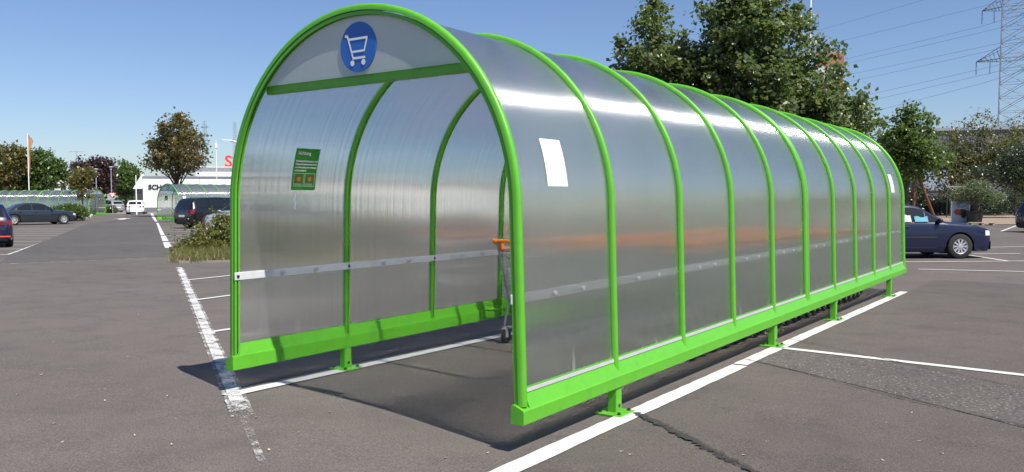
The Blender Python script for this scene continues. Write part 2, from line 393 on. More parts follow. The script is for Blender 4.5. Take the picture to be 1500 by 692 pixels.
MB().grid([strip_pts([(1.40, y_), (1.6, y_), (4, y_), (7.5, y_)], .003) for y_ in (-4, -1, 2, 5, 8, 11, 13, 13.6)]).build('bay_surface', M['asphalt4'], kind='structure')
mb = MB()
marking(mb, (1.43, -3.2), (1.385, 3.2), 0.135); marking(mb, (1.372, 3.24), (1.345, 10.9), 0.125)
mb.build('parking_line', M['line'], kind='structure')
mb = MB(); marking(mb, (-1.235, -0.12), (-1.30, 11), 0.12); mb.build('parking_line', M['line'], kind='structure')
mb = MB(); stripe_px(mb, (1138, 510), (1500, 551), 0.105); stripe_px(mb, (1500, 551), (1900, 598), 0.105)
mb.build('parking_line', M['line'], kind='structure')
mb = MB(); stripe_px(mb, (263, 393), (347, 590), 0.095, 0.0165); mb.build('lane_line', M['line_old'], kind='structure')
mb = MB(); stripe_px(mb, (263, 393), (356, 612), 0.15, 0.013); mb.build('lane_line', M['line_faint'], kind='structure')
mb = MB(); stripe_px(mb, (356, 612), (372, 650), 0.05, 0.012); stripe_px(mb, (372, 650), (386, 684), 0.045, 0.012); mb.build('lane_line', M['line_gone'], kind='structure')
mb = MB()
for a, b in (((274, 411), (345, 403.5)), ((288, 440), (345, 432.5)), ((294, 489.5), (345, 482))): stripe_px(mb, a, b, 0.10)
for k in range(1, 5): marking(mb, (-3.97+0.02*k+1.0, 1.6+0.0), (-3.97+1.02, 1.62), 0.1)
mb.build('bay_line', M['line'], kind='structure')
mb = MB()
for a, b in (((1318, 384.5), (1500, 383)), ((1345, 395), (1500, 398.5)), ((1421, 374.8), (1476, 383)), ((1426, 372.6), (1494, 372)), ((1440, 363), (1500, 361.8)), ((1500, 383), (1640, 381)), ((1500, 398.5), (1640, 402)), ((1500, 361.8), (1640, 360)), ((1200, 386), (1318, 384.5)), ((1466, 339.5), (1489, 331)), ((1476, 334), (1500, 333.5))):
    stripe_px(mb, a, b, 0.11)
mb.build('bay_line', M['line'], kind='structure')
mb = MB()
for (x0, x1, y) in ((-60, 13, 373.6), (-60, 34, 365.4), (-60, 50, 359.4), (-50, 61, 354.2), (-50, 78, 349.6), (-40, 86, 345.6), (-30, 94, 342.4), (-20, 102, 339.6), (20, 108, 337), (25, 112, 335)):
    stripe_px(mb, (x0, y+0.3), (x1, y), 0.11)
mb.build('bay_line', M['line'], kind='structure')
mb = MB(); stripe_px(mb, (11, 374), (117, 333.6), 0.08, 0.013); mb.build('bay_line', M['line_old'], kind='structure')
mb = MB()
for (x0, y0, x1, y1) in ((234, 332.6, 280, 333.6), (236, 336, 290, 337), (238, 340.4, 300, 339), (240, 346.4, 300, 343.6), (242, 351.4, 300, 348.4), (244, 356.4, 300, 352.6)):
    stripe_px(mb, (x0, y0), (x1, y1), 0.12)
for (x0, y0, x1, y1) in ((229, 327, 237, 345), (238, 346, 242, 354), (242.5, 355.5, 248, 364), (222, 313, 228, 325)):
    stripe_px(mb, (x0, y0), (x1, y1), 0.24, 0.013)
mb.build('bay_line', M['line'], kind='structure')
mb = MB(); stripe_px(mb, (-120, 392.5), (245, 377.2), 0.07, 0.008); mb.build('lane_joint', M['line_faint'], kind='structure')
# arrows painted on the lane
def arrow(u, v, L):
    c = np.array(at(u, v)); d = np.array(at(200, 318))-np.array(at(150, 345)); d /= np.linalg.norm(d); n = np.array([-d[1], d[0]])
    out = [(-.5, .05), (.05, .05), (.05, .16), (.5, 0), (.05, -.16), (.05, -.05), (-.5, -.05)]
    m_ = MB(); m_.poly([(*(c+d*a*L+n*b*L), gz(c[1])+0.008) for a, b in out]); m_.build('lane_arrow', M['line'], kind='structure')
arrow(160, 339, 4.5); arrow(180, 321, 5)
# resurfaced lane, rough patch, tar seam and hairline cracks
lane = [(-420, 470), (-300, 384), (0, 384.5), (258, 374), (229, 320), (150, 320), (116, 334), (13, 374), (0, 379), (-60, 420)]
lane = [(0, 386.2), (246, 376.6), (228, 324), (222, 316), (128, 328), (11, 375)]
MB().poly(strip_pts([at(*p) for p in lane], 0.004)).build('lane_surface', M['asphalt3'], kind='structure')
MB().grid([strip_pts([at(1137, 512.5), at(1090, 526)], .0065), strip_pts([at(1300, 531), at(1290, 574)], .0065), strip_pts([at(1500, 571), at(1500, 628)], .0065), strip_pts([at(1800, 632), at(1800, 706)], .0065)]).build('asphalt_patch', M['asphalt2'], kind='structure')
def seam(pts, w, name, seedv, mat):
    r2 = random.Random(seedv); P = [np.array(at(*p)) for p in pts]; rows = []
    for i in range(len(P)-1):
        d = P[i+1]-P[i]; L = np.linalg.norm(d); d = d/L; n = np.array([-d[1], d[0]]); k = max(2, int(L/0.02))
        for j in range(k):
            c = P[i]+d*L*j/k+n*r2.gauss(0, w*0.13); ww = w*r2.uniform(.45, 1.25)/2
            rows.append([(*(c+n*ww), gz(c[1])+0.0135), (*(c-n*ww), gz(c[1])+0.0135)])
    MB().grid(rows).build(name, mat, kind='structure')
seam([(930, 607), (965, 622), (1010, 645), (1060, 672), (1120, 700)], 0.062, 'tar_seam', 3, M['tar'])
seam([(1092, 528), (1160, 543), (1235, 563), (1330, 588), (1440, 612), (1560, 640)], 0.012, 'asphalt_crack', 4, M['tar'])
seam([(1150, 497), (1210, 508), (1310, 531), (1410, 551), (1520, 575)], 0.012, 'asphalt_crack', 5, M['tar'])
seam([(-20, 682), (-60, 660)], 0.03, 'asphalt_crack', 6, M['tar'])
# planting island behind the shelter
isl = [at(*p) for p in ((262, 386), (345, 384), (520, 378), (520, 352), (290, 352), (262, 366))]
mbk = MB(); n_ = len(isl)
cen = np.mean(np.array(isl), axis=0)
outer = [np.array(p) for p in isl]; inner = [np.array(p)+(cen-np.array(p))/np.linalg.norm(cen-np.array(p))*0.13 for p in isl]
for i in range(n_):
    j = (i+1) % n_
    a, b, c, d = outer[i], outer[j], inner[j], inner[i]
    mbk.add([(*a, gz(a[1])-.02), (*b, gz(b[1])-.02), (*b, gz(b[1])+.045), (*a, gz(a[1])+.045), (*d, gz(d[1])+.045), (*c, gz(c[1])+.045)], [(0, 1, 2, 3), (3, 2, 5, 4)])
mbk.build('kerb', M['kerb'], kind='structure')
MB().poly([(*p, gz(p[1])+.035) for p in inner]).build('soil', M['soil'], kind='structure')
MB().prism([(a-at(125, 318)[0], b-at(125, 318)[1]) for a, b in (at(113, 319), at(120, 316), at(136, 316), at(134, 319.5), at(122, 321))], 0, .14, 'z').build('stone_island', M['wallc'], kind='structure').location = (*at(125, 318), gz(30)-.01)
# sandy lot beyond the car park and its kerb, verges in the distance
MB().poly(strip_pts([at(*p) for p in ((900, 332), (1330, 330.5), (1700, 327.5), (1700, 308), (900, 309))], .02)).build('sandy_ground', M['sand'], kind='structure')
mb = MB(); stripe_px(mb, (1100, 331.6), (1700, 328.4), 0.16, 0.11); mb.build('kerb', M['kerb'], kind='structure')
MB().poly(strip_pts([at(*p) for p in ((60, 317.5), (135, 313.5), (232, 314.8), (320, 313), (320, 303), (60, 303))], .01)).build('pavement', M['kerb'], kind='structure')
MB().poly(strip_pts([at(*p) for p in ((120, 308.5), (182, 307.5), (178, 300.5), (120, 300.5))], .03)).build('grass_verge', M['lawn'], kind='structure')

# ------------------------------------------------------------------ trolley shelter
R0, ZC = 1.245, 1.37            # sheet radius and height of the arch centre
def prof(off=0.0, n_leg=6, n_arc=44, z0=0.33):
    """points and outward normals along the hoop from right foot over the top to the left foot"""
    P = []; flare = 0.032; d = Vector((flare, 0, -(ZC-z0))).normalized(); nr = Vector((-d.z, 0, d.x))
    for i in range(n_leg): 
        k = 1-i/n_leg; P.append((Vector((R0+flare*k, 0, ZC-(ZC-z0)*k)), nr))
    for i in range(n_arc+1):
        a = PI*i/n_arc; nn = Vector((math.cos(a), 0, math.sin(a))); P.append((Vector((R0*nn.x, 0, ZC+R0*nn.z)), nn))
    for i in range(1, n_leg+1):
        k = i/n_leg; P.append((Vector((-R0-flare*k, 0, ZC-(ZC-z0)*k)), Vector((-nr.x, 0, nr.z))))
    return [(p+n*off, n) for p, n in P]
def sweep(section, pr, y):
    """closed section of (dy, dn) carried round the hoop"""
    mb = MB(); n = len(section); vs = []
    for p, nn in pr:
        for dy, dn in section: q = p+nn*dn; vs.append((q.x, y+dy, q.z))
    fs = []
    for i in range(len(pr)-1):
        for k in range(n): l = (k+1) % n; fs.append((i*n+k, i*n+l, i*n+n+l, i*n+n+k))
    fs += [tuple(range(n)), tuple(range(len(pr)*n-1, (len(pr)-1)*n-1, -1))]
    return mb.add(vs, fs)
LEN_Y = [0, 1.1, 2.2, 3.3, 4.4, 5.525, 5.592, 6.727, 7.827, 8.927, 10.027, 11.127]
def make_shelter(label, group):
    root = thing('trolley_shelter', label, 'trolley shelter', group=group)
    pr = prof(z0=0.268)
    w = 0.0205
    outsec = [(-w, 0.003), (-w, 0.020), (-w*.75, 0.031), (-w*.3, 0.036), (w*.3, 0.036), (w*.75, 0.031), (w, 0.020), (w, 0.003)]
    g = 0.0065
    insec = [(-w, -0.002), (-w, -0.024), (-g, -0.024), (-g, -0.010), (g, -0.010), (g, -0.024), (w, -0.024), (w, -0.002)]
    for i, y in enumerate(LEN_Y):
        big = 1.22 if i in (0, 11) else 1.0
        r = sweep([(a*big, b*(1.25 if big > 1 else 1)) for a, b in outsec], pr, y).build('arch_rib', M['green'], root, 40)
        sweep(insec, pr, y).build('inner_rib', M['green'], r, 30)
        gs = sweep([(-g*.9, -0.0095), (-g*.9, -0.015), (g*.9, -0.015), (g*.9, -0.0095)], pr, y); gs.build('rib_gasket', M['black'], r)
    for i in range(11):
        if i == 5: continue
        y0, y1 = LEN_Y[i]+.012, LEN_Y[i+1]-.012
        k = 8
        ps = MB().grid([[(p.x, (y1-y0)*j/k, p.z) for j in range(k+1)] for p, n in prof(z0=0.335, n_arc=64)]).build('roof_sheet', M['panel'], root, 180)
        ps.location = (0, y0, 0); f0_ = ps.data.polygons[4]
        if f0_.normal.x*f0_.center.x < 0: ps.data.flip_normals()
    L0, L1 = -0.045, LEN_Y[-1]+.045
    for sgn in (1, -1):
        # house-shaped foot rail
        out = [(1.250, .172), (1.330, .172), (1.333, .176), (1.333, .248), (1.329, .253), (1.272, .278), (1.250, .278), (1.247, .274), (1.247, .176)]
        rail = MB().prism([(sgn*a, b) for a, b in out], L0, L1).build('foot_rail', M['green'], root)
        MB().prism([(sgn*a, b) for a, b in ((1.326, .2545), (1.285, .340), (1.281, .340), (1.281, .2745))], 0.03, L1-.05).build('sloped_flashing', M['green'], root)
        # inner upstand that carries the rib ends
        gk = MB().prism([(sgn*a, b) for a, b in ((1.283, .338), (1.293, .338), (1.289, .358), (1.281, .358))], 0.03, L1-.07); gk.build('sheet_sill', M['gasket'], root)
        up = MB().prism([(sgn*a, b) for a, b in ((1.257, .2785), (1.266, .2785), (1.286, .366), (1.277, .366))], 0.0, L1-.03); up_ = up.build('inner_upstand', M['green'], root)
        for y in LEN_Y:
            for dz in (.0, .026): MB().lathe([(0.0001, -.007), (.008, -.007), (.008, .007), (0.0001, .007)], (sgn*(1.2635+dz*.23), y+.004, .305+dz), 'x', 8).build('rail_bolt', M['bolt'], up_)
        for i in (1, 4, 7, 10):
            y = LEN_Y[i]; z = gz(y)
            p = MB().box((sgn*1.285, y, (z+.172)/2+.004), (.07, .075, .172-z-.006), .006).build('support_post', M['green'], root)
            MB().box((sgn*1.285, y, z+.010), (.20, .20, .014), .003).build('base_plate', M['green'], p)
            for dx in (-.07, .07):
                for dy in (-.07, .07): MB().lathe([(.0001, 0), (.013, 0), (.013, .014), (.0001, .014)], (sgn*1.285+dx, y+dy, z+.017), 'z', 6).build('anchor_bolt', M['bolt'], p)
            MB().lathe([(.0001, -.04), (.011, -.04), (.011, .04), (.0001, .04)], (sgn*1.285, y, z+.06), 'x', 8).build('anchor_bolt', M['bolt'], p)
        hr = MB().box((sgn*1.236, (L0+L1)/2, .865), (.012, L1-L0-.04, .058), .003).build('hand_rail', M['alu'], root)
        for i, y in enumerate(LEN_Y):
            MB().lathe([(.0001, -.012), (.012, -.012), (.012, .012), (.0001, .012)], (sgn*1.236, y, .865), 'x', 8).build('rail_bolt', M['bolt'], hr)
            if i < 11 and i != 5:
                for fy in (.36, .66):
                    yy = y+(LEN_Y[i+1]-y)*fy; MB().lathe([(.0001, -.012), (.014, -.012), (.014, .038), (.0001, .038)], (sgn*1.232, yy, .865), 'x', 8).build('rail_bolt', M['steel'], hr)
    # header over the entrance
    zb = 2.165
    hb = MB().box((0.0, 0.062, zb+.030), (2*math.sqrt(R0**2-(zb-ZC+.03)**2)-.02, .05, .060), .004).build('header_beam', M['green'], root)
    a0 = math.asin((zb+.06-ZC)/R0); out = [((R0-.012)*math.cos(a0+(PI-2*a0)*k/40), ZC+(R0-.012)*math.sin(a0+(PI-2*a0)*k/40)) for k in range(41)]
    hp = MB().add([(a, 0.012, b) for a, b in out], [tuple(range(len(out)))]).build('header_board', M['hdr'], root)
    MB().box((.37, -.011, 2.40), (.006, .006, .30)); 
    c = MB(); c.lathe([(.0001, .002), (.158, .002), (.158, .010), (.0001, .010)], (.030, 0, 2.394), 'y', 56); sign = c.build('trolley_sign', M['blue'], hp)
    ic = MB()
    def bar(p, q, wd, y=-.0005):
        p = Vector(p); q = Vector(q); d = (q-p).normalized(); n = Vector((-d.y, d.x))*wd/2
        pts = [p+n-d*wd*.3, q+n+d*wd*.3, q-n+d*wd*.3, p-n-d*wd*.3]; ic.add([(.030+a.x, y, 2.394+a.y) for a in pts], [(0, 1, 2, 3)])
    # pictogram: frame, basket, lower shelf
    bar((-.108, .078), (-.090, .075), .018); bar((-.090, .075), (-.040, -.070), .014, -.0007); bar((-.082, .052), (.085, .052), .014, -.0009)
    bar((.085, .052), (.060, -.028), .013, -.0011); bar((.060, -.028), (-.050, -.028), .013, -.0013); bar((-.040, -.070), (.065, -.070), .014, -.0015)
    for cx_ in (-.046, .052): ic.add([(.030+cx_+.0185*math.cos(t*PI/10), -.0017, 2.394-.100+.0185*math.sin(t*PI/10)) for t in range(20)], [tuple(range(20))])
    ic.build('trolley_symbol', M['white'], sign)
    # notice stuck inside on the left sheet
    def onarch(a, b, off=0.008):       # a along the shelter, b height along the sheet
        if b > ZC:
            th = (b-ZC)/R0; return (-(R0-off)*math.cos(th), a, ZC+(R0-off)*math.sin(th))
        return (-(R0-off)-.032*(ZC-b)/1.05, a, b)
    A0, A1, B0, B1 = .500, .740, 1.50, 1.835
    nm = MB().grid([[onarch(A0+(A1-A0)*i/4, B0+(B1-B0)*j/8) for i in range(5)] for j in range(9)]).build('notice', M['notice'], root)
    for body, size, bx, by in (('Achtung', .038, .022, .285), ('Kinderbeförderungen und', .0205, .016, .226), ('Einkaufswagenboxen sind', .0205, .016, .201), ('zur Benutzung der Anlagen', .0195, .016, .176), ('nicht geeignet', .0205, .016, .151)):
        me = text_mesh(body, size, .0009); map_mesh(me, lambda x, y, z: onarch(A0+bx+x, B0+by+y, .010)); link('notice_text', me, M['white'], nm)
    for k in (0, 1):
        x0 = A0+.016+k*.108; fr = MB()
        for (a, b, c, d) in ((0, .003, 0, .105), (.097, .1, 0, .105), (0, .1, 0, .003), (0, .1, .102, .105), (.01, .08, .018, .021), (.01, .085, .010, .0125)):
            fr.grid([[onarch(x0+q, B0+.03+w_, .010) for q in (a, b)] for w_ in (c, d)])
        fr.build('notice_frame', M['white'], nm)
        ring = MB(); ring.grid([[onarch(x0+.05+r*math.cos(t*PI/12), B0+.092+r*math.sin(t*PI/12)*.95-.003, .0105) for t in range(25)] for r in (.024, .033)]); ring.build('notice_ring', M['redbrown'], nm)
        am = MB(); am.add([onarch(x0+.05+.019*math.cos(t*PI/8), B0+.089+.019*math.sin(t*PI/8), .0103) for t in range(16)], [tuple(range(16))]); am.build('notice_symbol', M['amber'], nm)
    # white paper sheets stuck outside on the right
    for a0_, a1_ in ((.345, .57), (10.30, 10.55)):
        z0_, z1_ = 1.50, 1.79
        def onr(a, b): 
            x, y, z = onarch(a, b, -.006); return (-x, y, z)
        MB().grid([[onr(a, z0_+(z1_-z0_)*j/6) for a in (a0_, a1_)] for j in range(7)]).build('paper_sheet', M['sheet'], root, 180)
    # torn tape residue under the notice
    MB().grid([[onarch(.535+.016*f_+.006*math.sin(j*2.1), 1.47-.02*j, .006) for f_ in (0, 1)] for j in range(7)]).build('tape_residue', M['sheet'], root)
    return root
sh = make_shelter('large green framed trolley shelter with clear curved sheets and green notice, filling the car park', 'trolley shelters on the car park')
FAR = ('bolt', 'gasket', 'text', 'residue'); s2 = copy_tree(sh, None, FAR); x, y = at(231, 326); s2.location = (x+1.28, y, gz(y)); s2['label'] = 'distant green trolley shelter behind the black SUV'
s3 = copy_tree(sh, None, FAR); x, y = at(143, 316); s3.location = (x, y, gz(y)-.1); s3.rotation_euler.z = math.atan2(-.455, -.89)-PI/2; s3['label'] = 'distant green trolley shelter behind the grey saloon, beside the small staked tree'

# ------------------------------------------------------------------ shopping trolleys
def make_trolley(label, group):
    """handle at y = 0, nose towards +y"""
    root = thing('shopping_trolley', label, 'shopping trolley', group=group)
    h = MB(); h.tube([(-.275, 0, 1.04), (.275, 0, 1.04)], .021, 10); h.tube([(-.25, .085, .955), (.25, .085, .955)], .022, 8); h.lathe([(.0001, -.015), (.026, -.012), (.026, .03), (.02, .036), (.0001, .036)], (-.275, 0, 1.04), 'x', 12)
    h.lathe([(.0001, -.036), (.02, -.036), (.026, -.03), (.026, .012), (.0001, .015)], (.275, 0, 1.04), 'x', 12)
    for s in (-1, 1): h.box((s*.225, .05, .995), (.025, .06, .09), .008)
    h.build('handle', M['orange'], root, 40)
    b = MB(); r = .0042
    def q(a, bb, t): return tuple(a[i]+(bb[i]-a[i])*t for i in range(3))
    for s in (-1, 1):
        TL, TF, BL, BF = (s*.262, .06, .985), (s*.205, .86, .915), (s*.235, .12, .52), (s*.165, .80, .60)
        b.tube([TL, TF], .007, 6); b.tube([BL, BF], .006, 6); b.tube([TL, BL], .006, 6); b.tube([TF, BF], .006, 6)
        for k in range(1, 6): b.tube([q(TL, BL, k/6), q(TF, BF, k/6)], r, 4, False)
        for k in range(1, 14): b.tube([q(TL, TF, k/14), q(BL, BF, k/14)], r, 4, False)
    for y, z1, z0, w1, w0 in ((.86, .915, None, .205, .165),):
        b.tube([(-.205, .86, .915), (.205, .86, .915)], .007, 6); b.tube([(-.165, .80, .60), (.165, .80, .60)], .006, 6)
        for k in range(1, 8): t = k/8*2-1; b.tube([(.205*t, .86, .915), (.165*t, .80, .60)], r, 4, False)
        for k in range(1, 5): t = k/5; x = .205+(.165-.205)*t; b.tube([(-x, .86-.06*t, .915-.315*t), (x, .86-.06*t, .915-.315*t)], r, 4, False)
    for k in range(0, 12): t = k/11; x = .235-.07*t; b.tube([(-x, .12+.68*t, .52+.08*t), (x, .12+.68*t, .52+.08*t)], r, 4, False)
    for k in range(1, 8): t = k/8*2-1; b.tube([(.262*t, .06, .965), (.235*t, .12, .52)], r, 4, False)
    for k in range(5): t = k/5; x = .262-.027*t; b.tube([(-x, .06+.06*t, .965-.445*t), (x, .06+.06*t, .965-.445*t)], r, 4, False)
    b.build('basket', M['steel'], root)
    fl = MB()
    for k in range(7): x = -.18+.06*k; fl.tube([(x, .05, .95), (x, .17, .70)], .004, 4, False)
    for k in range(4): t = k/3; fl.tube([(-.19, .05+.12*t, .95-.25*t), (.19, .05+.12*t, .95-.25*t)], .005, 4, False)
    fl.build('child_seat', M['steel'], root)
    f = MB()
    for s in (-1, 1):
        f.tube([(s*.245, 0.0, 1.02), (s*.245, .045, .90), (s*.24, .16, .50), (s*.245, .20, .40), (s*.262, .165, .26), (s*.268, .155, .175), (s*.255, .22, .155), (s*.16, .84, .165)], .0125, 8)
        f.tube([(s*.16, .80, .60), (s*.165, .72, .40), (s*.16, .82, .20), (s*.16, .84, .165)], .010, 8)
    f.tube([(-.16, .84, .165), (.16, .84, .165)], .0125, 8); f.tube([(-.235, .30, .50), (.235, .30, .50)], .01, 8)
    f.build('frame', M['steel'], root, 60)
    for (x, y) in ((-.268, .155), (.268, .155), (-.16, .84), (.16, .84)):
        k = MB(); k.lathe([(.0001, -.014), (.055, -.016), (.073, -.011), (.075, 0), (.073, .011), (.055, .016), (.0001, .014)], (x, y+.022, .075), 'x', 22)
        w = k.build('castor', M['black'], root, 40)
        k = MB()
        for s in (-1, 1): k.box((x+s*.021, y+.012, .102), (.004, .05, .085))
        k.box((x, y+.008, .147), (.05, .06, .012), .003); k.tube([(x-.024, y+.022, .067), (x+.024, y+.022, .067)], .008, 8); k.lathe([(.0001, 0), (.016, 0), (.016, .02), (.0001, .02)], (x, y, .152), 'z', 10)
        k.build('fork', M['steel'], w)
    return root
t0 = make_trolley('front shopping trolley, orange handle, standing free at the open end of its row', 'shopping trolleys nested in the shelter')
t0.location = (-.69, 2.80, gz(2.9))
for row, x0, y0, nn, lab in ((0, -.69, 2.80, 25, 'shopping trolley nested in the row behind the front trolley, along the notice wall'), (1, .69, 3.0, 24, 'shopping trolley nested in the row beside the sheets with white paper')):
    for k in range(nn):
        if row == 0 and k == 0: continue
        c = copy_tree(t0); y = y0+.275*k; c.location = (x0+rnd.uniform(-.012, .012), y, gz(y)); c.rotation_euler.z = rnd.uniform(-.012, .012); c['label'] = lab

# ------------------------------------------------------------------ cars
def lerp(keys, x):
    return float(np.interp(x, [k[0] for k in keys], [k[1] for k in keys]))
TOPS = {
 'saloon': [(-.5, .44), (-.494, .60), (-.48, .655), (-.45, .675), (-.34, .70), (-.31, .715), (-.20, .93), (-.15, .985), (-.05, 1.0), (.03, .985), (.075, .955), (.215, .685), (.24, .668), (.34, .64), (.43, .585), (.475, .53), (.493, .46), (.5, .38)],
 'hatch': [(-.5, .42), (-.493, .58), (-.48, .66), (-.42, .90), (-.39, .955), (-.30, .985), (-.12, 1.0), (.02, .985), (.07, .955), (.22, .69), (.25, .665), (.36, .625), (.44, .565), (.48, .50), (.494, .44), (.5, .37)],
 'suv': [(-.5, .44), (-.494, .60), (-.482, .66), (-.44, .90), (-.42, .955), (-.33, .985), (-.12, 1.0), (.05, .985), (.10, .955), (.23, .72), (.26, .70), (.38, .665), (.45, .61), (.485, .54), (.495, .48), (.5, .40)]}
BELT = {
 'saloon': [(-.5, .40), (-.494, .56), (-.47, .63), (-.3, .655), (0, .645), (.2, .635), (.36, .60), (.45, .54), (.48, .49), (.5, .36)],
 'hatch': [(-.5, .40), (-.493, .55), (-.47, .62), (-.3, .66), (0, .645), (.2, .63), (.36, .59), (.45, .53), (.485, .46), (.5, .35)],
 'suv': [(-.5, .42), (-.493, .56), (-.47, .63), (-.3, .67), (0, .66), (.2, .65), (.36, .625), (.45, .57), (.485, .50), (.5, .38)]}
PLAN = [(-.5, .70), (-.494, .83), (-.475, .92), (-.44, .965), (-.35, .99), (0, 1.0), (.28, .99), (.38, .965), (.44, .91), (.475, .82), (.493, .70), (.5, .58)]
UNDER = [(-.5, .30), (-.49, .20), (-.44, .155), (-.3, .12), (.3, .12), (.45, .13), (.49, .16), (.5, .22)]
def make_car(label, paintmat, kind, L, W, H, u=None, group=None, wr=.315, fx=.315, rx=-.295, loc=None, heading=0.0, trim=True, plate=True):
    root = thing('parked_car', label, 'car', loc, heading, group)
    top, belt = TOPS[kind], BELT[kind]
    xf, xr = fx*L, rx*L; ra = wr*1.16
    def sec(x):
        q = x/L; w = lerp(PLAN, q)*W/2; t = lerp(top, q)*H; b = min(lerp(belt, q)*H, t-.02); zb = lerp(UNDER, q)*H
        g = min(1, max(0, (t-b-.06)/(.30*H))); wt = w*(.90*(1-g)+.70*g)
        for xc in (xf, xr):
            if abs(x-xc) < ra: zb = max(zb, wr+math.sqrt(ra*ra-(x-xc)**2))
        return w, t, b, zb, wt, g
    def side_y(x, z):
        w, t, b, zb, wt, g = sec(x); z0 = lerp(UNDER, x/L)*H
        if z <= b:
            k = (z-z0)/(b-z0); return w*float(np.interp(k, [0, .12, .45, .78, .93, 1], [.93, .975, 1.0, .995, .98, .955]))
        return w*.955+(wt-w*.955)*min(1, (z-b)/max(.01, t-.05-b))
    xs = set(np.linspace(-.5*L, .5*L, 84).tolist()) | {-.494*L, -.48*L, .493*L, .48*L}
    for xc in (xf, xr): xs |= {xc+ra*math.cos(k*PI/16) for k in range(17)}
    xs = sorted(xs); xs = [x for i, x in enumerate(xs) if i == 0 or x-xs[i-1] > .004]
    rows = []
    for x in xs:
        w, t, b, zb, wt, g = sec(x); row = []
        zs = [zb+(b-zb)*k for k in (0, .12, .3, .5, .7, .85, .94, 1)]
        half = [(side_y(x, z), z) for z in zs]
        zt = max(b+.004, t-.05)
        for k in (.25, .5, .75): half.append((w*.955+(wt-w*.955)*k, b+(zt-b)*k))
        half += [(wt, zt), (wt*.93, t-.026), (wt*.80, t-.012), (wt*.5, t-.003), (0, t)]
        half = [(y, max(z, zb)) for y, z in half]
        rows.append([(x, y, z) for y, z in half]+[(x, -y, z) for y, z in half[-2::-1]])
    mb = MB(); mb.grid(rows); n = len(rows[0])
    mb.f += [tuple(range(n)), tuple(range((len(rows)-1)*n, len(rows)*n))]
    mb.build('body', paintmat, root, 38)
    ub = MB(); ub.box((0, 0, H*.20), (L*.93, W*.80, H*.14)); 
    for xc in (xf, xr): ub.box((xc, 0, wr*1.15), (ra*2.05, W*.80, wr*1.5))
    ub.build('underbody', M['black'], root)
    # glazing, following the surface just proud of it
    def side_patch(name, x0, x1, zl, zh, mat, off=.006, both=True, par=None, k=10, label=None):
        res = []
        for s in (1, -1):
            rr = []
            for i in range(k+1):
                x = x0+(x1-x0)*i/k; w, t, b, zb, wt, g = sec(x)
                lo = zl(x) if callable(zl) else zl; hi = zh(x) if callable(zh) else zh
                lo = max(lo, zb); hi = max(hi, lo+.001)
                rr.append([(x, s*(side_y(x, lo+(hi-lo)*j/4)+off), lo+(hi-lo)*j/4) for j in range(5)])
            m_ = MB(); m_.grid(rr); res.append(m_.build(name, mat, par or root, 180, label))
        return res
    bl = lambda x: sec(x)[2]+.025
    tp = lambda x: min(sec(x)[1]-.085, H*.925)
    roof_f = .075*L if kind != 'suv' else .10*L; cow = .215*L
    # side windows from the rear pillar to the windscreen, split by the door pillars
    cuts = {'saloon': [-.25, -.075, -.068, .095, .10, .165], 'hatch': [-.40, -.245, -.23, -.055, -.045, .17], 'suv': [-.42, -.275, -.26, -.065, -.055, .18]}[kind]
    for a, b in zip(cuts[::2], cuts[1::2]): side_patch('side_window', a*L, b*L, bl, tp, M['glass'], k=12)
    def top_patch(name, x0, x1, k, mat, fr=.90, off=.008):
        sx = 1 if x0 > 0 else -1; rr = []
        for i in range(k+1):
            x = x0+(x1-x0)*i/k; w, t, b, zb, wt, g = sec(x)
            ww = wt*fr; rr.append([(x+sx*off, ww*j/4, t-.026*(abs(j)/4*fr/.93)**2.2+off) for j in range(-4, 5)])
        m_ = MB(); m_.grid(rr); return m_.build(name, mat, root, 180)
    top_patch('windscreen', .085*L if kind != 'suv' else .108*L, .208*L if kind != 'suv' else .225*L, 10, M['glass'])
    if kind == 'saloon': top_patch('rear_window', -.305*L, -.19*L, 8, M['glass'])
    else: top_patch('rear_window', -.474*L, -.425*L if kind == 'hatch' else -.443*L, 8, M['glass'], .84)
    # doors sit a hair proud of the body so that their gaps read
    for a, b in ((-.072*L, .155*L), (-.255*L, -.078*L)):
        for dd in side_patch('door', a, b, lambda x: lerp(UNDER, x/L)*H+.07, lambda x: sec(x)[2]-.004, paintmat, .005, k=12):
            s = 1 if dd.data.vertices[0].co.y > 0 else -1; xh = a+.045*L; zh_ = sec(xh)[2]-.10
            MB().box((xh, s*(side_y(xh, zh_)+.018), zh_), (.20, .028, .03), .008).build('handle', paintmat, dd)
    if trim: side_patch('side_moulding', -.255*L, .155*L, H*.375, H*.405, M['steel'] if trim == 'bright' else M['black'], .013)
